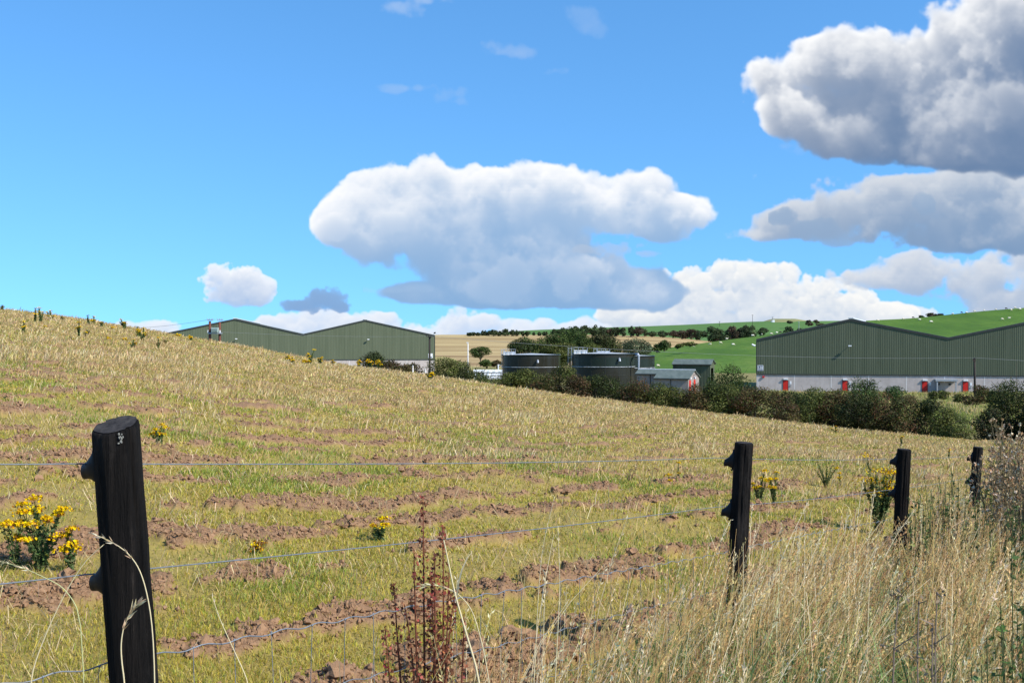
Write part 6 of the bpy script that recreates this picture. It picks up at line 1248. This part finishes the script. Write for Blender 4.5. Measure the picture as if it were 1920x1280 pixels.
# ------------------------------------------------------------------ sheep
def sheep():
    def loft(mb, C_, R, n, col):
        C_ = np.array(C_, float); an = np.arange(n)/n*2*math.pi; t = np.gradient(C_, axis=0); t /= np.linalg.norm(t, axis=1)[:, None]
        s = np.stack([-t[:, 1], t[:, 0], 0*t[:, 0]], -1); s /= np.linalg.norm(s, axis=1)[:, None]+1e-9; u = np.cross(t, s)*-1; R = np.array(R)
        v = C_[:, None]+s[:, None]*(R[:, :1]*np.cos(an))[..., None]+np.array([0, 0, 1.0])*0+np.cross(s, t)[:, None]*(R[:, 1:]*np.sin(an))[..., None]
        m = len(C_); i = np.arange(m-1)[:, None]*n; j = np.arange(n)[None]; k = (j+1) % n
        mb.add(v.reshape(-1, 3), np.stack([i+j, i+k, i+n+k, i+n+j], -1).reshape(-1, 4), np.repeat(np.array(col), n, 0))
    W_, D_ = (.62, .56, .44), (.16, .12, .09)
    def body(graze, fleece, face):
        mb = MB(); cs = [(-.62, 0, .66), (-.58, 0, .68), (-.42, 0, .70), (-.1, 0, .69), (.22, 0, .70), (.40, 0, .74), (.52, 0, .76)]; rs = [(.05, .05), (.18, .2), (.25, .27), (.28, .29), (.26, .28), (.19, .22), (.13, .15)]; col = [fleece]*7
        if graze: cs += [(.64, 0, .60), (.72, 0, .42), (.80, 0, .26), (.86, 0, .12), (.88, 0, .08)]; 
        else: cs += [(.62, 0, .90), (.70, 0, 1.02), (.82, 0, 1.02), (.94, 0, .96), (.98, 0, .94)]
        rs += [(.10, .11), (.09, .10), (.085, .09), (.05, .06), (.02, .02)]; col += [fleece, fleece, face, face, face]
        loft(mb, cs, rs, 12, col)
        for x, y in ((-.42, -.13), (-.42, .13), (.30, -.12), (.30, .12)):
            s = -.05 if x < 0 else .02; loft(mb, [(x, y, .55), (x+s, y, .38), (x, y, .2), (x+.01, y, .02), (x+.02, y, 0)], [(.075, .09), (.05, .055), (.032, .035), (.03, .03), (.035, .04)], 7, [fleece, fleece, face, face, face])
        hx, hz = (.76, .40) if graze else (.74, 1.08)
        for y in (-1, 1): loft(mb, [(hx, y*.07, hz), (hx-.02, y*.15, hz+.01), (hx-.02, y*.2, hz-.02)], [(.03, .02), (.035, .02), (.01, .01)], 6, [face]*3)
        return mb
    proto = []
    for k, (g_, f_, c_) in enumerate(((1, (.66, .58, .44), (.5, .42, .32)), (0, (.66, .60, .48), (.5, .42, .32)), (1, (.70, .65, .55), (.10, .08, .06)), (1, (.06, .05, .045), (.03, .025, .02)))):
        o = body(g_, f_, c_).build('sheep', M['matte'], smooth=True); proto.append(o)
    used = [0]*4
    L = [(1233.5, 686.5, 0, 'nearest pale sheep, just right of the tanks', .4, 1), (1244, 653.5, 1, 'sheep at the pasture edge below the upright bush', 0, 1), (1278.5, 648.5, 1, 'sheep on the pasture edge left of the dome shaped bush', .3, 1), (1299.5, 651, 0, 'grazing sheep on the pasture below the dome shaped bush', 0, 1), (1331.5, 647.5, 0, 'sheep on the pasture below the low stubble corner', 2.9, 1), (1351, 644.5, 0, 'faint sheep high on the pasture above the bright one', .1, 1), (1374.5, 648.7, 2, 'bright sheep on the pasture nearest to the right warehouse corner', .2, 1.1), (1362.5, 636.6, 1, 'sheep against the low dark thicket of the far hedgerow', .3, 1), (1411, 630.8, 2, 'white sheep under the tallest trees of the far hedgerow', .1, 1.1), (1428.5, 629, 1, 'sheep beside the wind leaning tree', 1.4, 1), (1446, 628, 0, 'sheep above the left eave of the right warehouse', 0, 1), (1456.5, 625, 2, 'sheep between the eave and the dark round tree', .5, 1), (1463, 624, 3, 'dark sheep between the eave and the dark round tree', .2, 1),
         (1646, 602.5, 0, 'sheep just right of the first warehouse ridge', .2, 1), (1693.5, 600, 0, 'sheep on the skyline right of the first warehouse ridge', .4, .9), (1712, 597.3, 3, 'left one of two dark sheep on the low skyline over the right warehouse', .3, .9), (1724, 601.5, 2, 'white sheep on the slope below the tiny skyline shrub', .1, 1.05), (1745.5, 606, 2, 'brightest white sheep on the slope over the right warehouse valley', .2, 1.2), (1786, 590.2, 0, 'sheep near the skyline right of the thicket', 3.0, .9), (1803, 586.8, 3, 'dark sheep on the skyline right of the thicket', .3, .9), (1812, 588, 2, 'white sheep under the skyline beside a dark one', .1, 1), (1827, 584.8, 0, 'sheep on the skyline in the middle of the right slope', .2, .9),
         (1845, 583.2, 1, 'faint standing sheep on the skyline in the right slope', .4, .8), (1867, 581, 0, 'faint sheep on the skyline left of the dark one near the border', .1, .8), (1879, 600.5, 0, 'left of two sheep low on the right slope', .2, 1), (1892, 598.6, 1, 'right of two sheep low on the right slope', .1, 1), (1886.5, 579.2, 3, 'dark sheep on the skyline near the right border', .2, .9), (1896, 583, 0, 'sheep just below the skyline near the right border', .5, 1), (1903, 578.6, 0, 'small sheep on the skyline near the right border', .1, .9), (1912, 581.8, 2, 'white sheep closest to the right border', .3, 1.15)]
    for px, py, k, lab, rz, s in L:
        d = land_depth(px, py, **PAST); rx, ry = np.array(PAST['ridge']).T
        if py <= np.interp(px, rx, ry)+.6: d = PAST['d_ridge']-1
        o = proto[k]
        if used[k]: o = o.copy(); C.objects.link(o)
        used[k] = 1
        p = P(px, py, d); o.location = (p[0], d, p[2]+.06); o.rotation_euler = (0, 0, rz); s *= 1.05; o.scale = (s, s, s); tag(o, lab, 'sheep', 'sheep on the pasture')
    bpy.context.view_layer.update(); dg = bpy.context.evaluated_depsgraph_get(); hill = bpy.data.objects['pasture_hill']; from mathutils import Vector
    for o in bpy.data.objects:      # set every sheep down on the hill
        if o.get('category') == 'sheep':
            hit, loc, nr, ix = hill.ray_cast(Vector((o.location.x, o.location.y, 80)), Vector((0, 0, -1)))
            if hit: o.location.z = loc.z+.02

# ------------------------------------------------------------------ sky, sun, camera
def sky_and_camera():
    sun_v = np.array([.66, -.40, .635]); sun_v /= np.linalg.norm(sun_v)
    el = math.asin(sun_v[2]); az = math.atan2(sun_v[0], sun_v[1])
    w = bpy.data.worlds.new('World'); bpy.context.scene.world = w; w.use_nodes = True; nt = w.node_tree
    bg = nt.nodes['Background']; out = nt.nodes['World Output']
    sk = N(nt, 'ShaderNodeTexSky', sky_type='NISHITA', sun_disc=False, sun_elevation=el, sun_rotation=az, altitude=0, air_density=1.0, dust_density=.15, ozone_density=2.2)
    tcs = N(nt, 'ShaderNodeTexCoord'); vm = N(nt, 'ShaderNodeVectorMath', operation='MULTIPLY_ADD'); vm.inputs[1].default_value = (1, 1, .9); vm.inputs[2].default_value = (0, 0, .19)
    nt.links.new(tcs.outputs['Generated'], vm.inputs[0]); vn_ = N(nt, 'ShaderNodeVectorMath', operation='NORMALIZE'); nt.links.new(vm.outputs[0], vn_.inputs[0]); nt.links.new(vn_.outputs[0], sk.inputs['Vector'])
    gm = N(nt, 'ShaderNodeHueSaturation'); gm.inputs['Saturation'].default_value = 1.12; nt.links.new(sk.outputs[0], gm.inputs['Color'])
    tn = N(nt, 'ShaderNodeVectorMath', operation='MULTIPLY'); tn.inputs[1].default_value = (0.84, 1.25, 1.42); nt.links.new(gm.outputs[0], tn.inputs[0])
    nt.links.new(tn.outputs[0], bg.inputs['Color'])
    bg.inputs['Strength'].default_value = .14
    # cumulus, computed as a lit density field in numpy, laid out by direction
    rgb, al = make_sky_clouds(); H, W = al.shape
    def img(name, a):
        im = bpy.data.images.new(name, W, H, alpha=False, float_buffer=True, is_data=True); px = np.ones((H, W, 4), np.float32); px[..., :3] = a; im.pixels.foreach_set(px[::-1].ravel()); im.update(); im.pack(); return im
    tc = N(nt, 'ShaderNodeTexCoord'); sp = N(nt, 'ShaderNodeSeparateXYZ'); nt.links.new(tc.outputs['Generated'], sp.inputs[0])
    def m(op, a, b):
        n = N(nt, 'ShaderNodeMath', operation=op)
        for i, v in enumerate((a, b)):
            if isinstance(v, (int, float)): n.inputs[i].default_value = v
            else: nt.links.new(v, n.inputs[i])
        return n.outputs[0]
    yy = m('MAXIMUM', sp.outputs['Y'], .05); u = m('DIVIDE', sp.outputs['X'], yy); v = m('DIVIDE', sp.outputs['Z'], yy)
    cb = N(nt, 'ShaderNodeCombineXYZ'); nt.links.new(m('DIVIDE', m('ADD', m('MULTIPLY', u, F), CX+360), 2640.), cb.inputs[0])
    nt.links.new(m('SUBTRACT', 1.0, m('DIVIDE', m('ADD', m('MULTIPLY', v, -F), CY+420), 1110.)), cb.inputs[1])
    t1 = N(nt, 'ShaderNodeTexImage', extension='EXTEND'); t1.image = img('cumulus_light', rgb); t2 = N(nt, 'ShaderNodeTexImage', extension='CLIP'); t2.image = img('cumulus_cover', al[..., None])
    for t in (t1, t2): nt.links.new(cb.outputs[0], t.inputs['Vector'])
    fr = m('GREATER_THAN', sp.outputs['Y'], .06)
    b2 = N(nt, 'ShaderNodeBackground'); b2.inputs['Strength'].default_value = CLOUDGAIN; nt.links.new(t1.outputs['Color'], b2.inputs['Color'])
    mx = N(nt, 'ShaderNodeMixShader'); nt.links.new(m('MULTIPLY', t2.outputs['Color'], fr), mx.inputs[0]); nt.links.new(bg.outputs[0], mx.inputs[1]); nt.links.new(b2.outputs[0], mx.inputs[2]); nt.links.new(mx.outputs[0], out.inputs['Surface'])
    w.cycles.sampling_method = 'MANUAL'; w.cycles.sample_map_resolution = 1024
    l = bpy.data.lights.new('sun', 'SUN'); l.energy = 4.8; l.angle = math.radians(.53); l.color = (1.0, .94, .85); s = bpy.data.objects.new('sun', l); C.objects.link(s)
    from mathutils import Vector
    s.rotation_euler = Vector(sun_v).to_track_quat('Z', 'Y').to_euler(); s.location = (40, -30, 60)
    cam = bpy.data.cameras.new('camera'); cam.sensor_width = 36; cam.lens = 36*F/1920; cam.clip_start = .05; cam.clip_end = 20000
    c = bpy.data.objects.new('camera', cam); C.objects.link(c); c.rotation_euler = (math.radians(90), 0, 0); bpy.context.scene.camera = c
    sc = bpy.context.scene; sc.view_settings.view_transform = 'Standard'; sc.view_settings.look = 'None'; sc.view_settings.exposure = EXPOSURE; sc.view_settings.gamma = 1
    sc.cycles.max_bounces = 6; sc.cycles.transparent_max_bounces = 4; sc.cycles.diffuse_bounces = 3; sc.cycles.glossy_bounces = 2; sc.cycles.use_denoising = True
    sc.render.film_transparent = False
CLOUDGAIN, EXPOSURE = .84, .35
T0 = time.time()
for f in (setting, build_field, field_grass, clods, verge, verge_grass, fence, plants, dock_plant, thistles, grass_stems, buildings, poles, vegetation, bank_grass, sheep, sky_and_camera):
    f(); print(f.__name__, round(time.time()-T0, 1), flush=True)
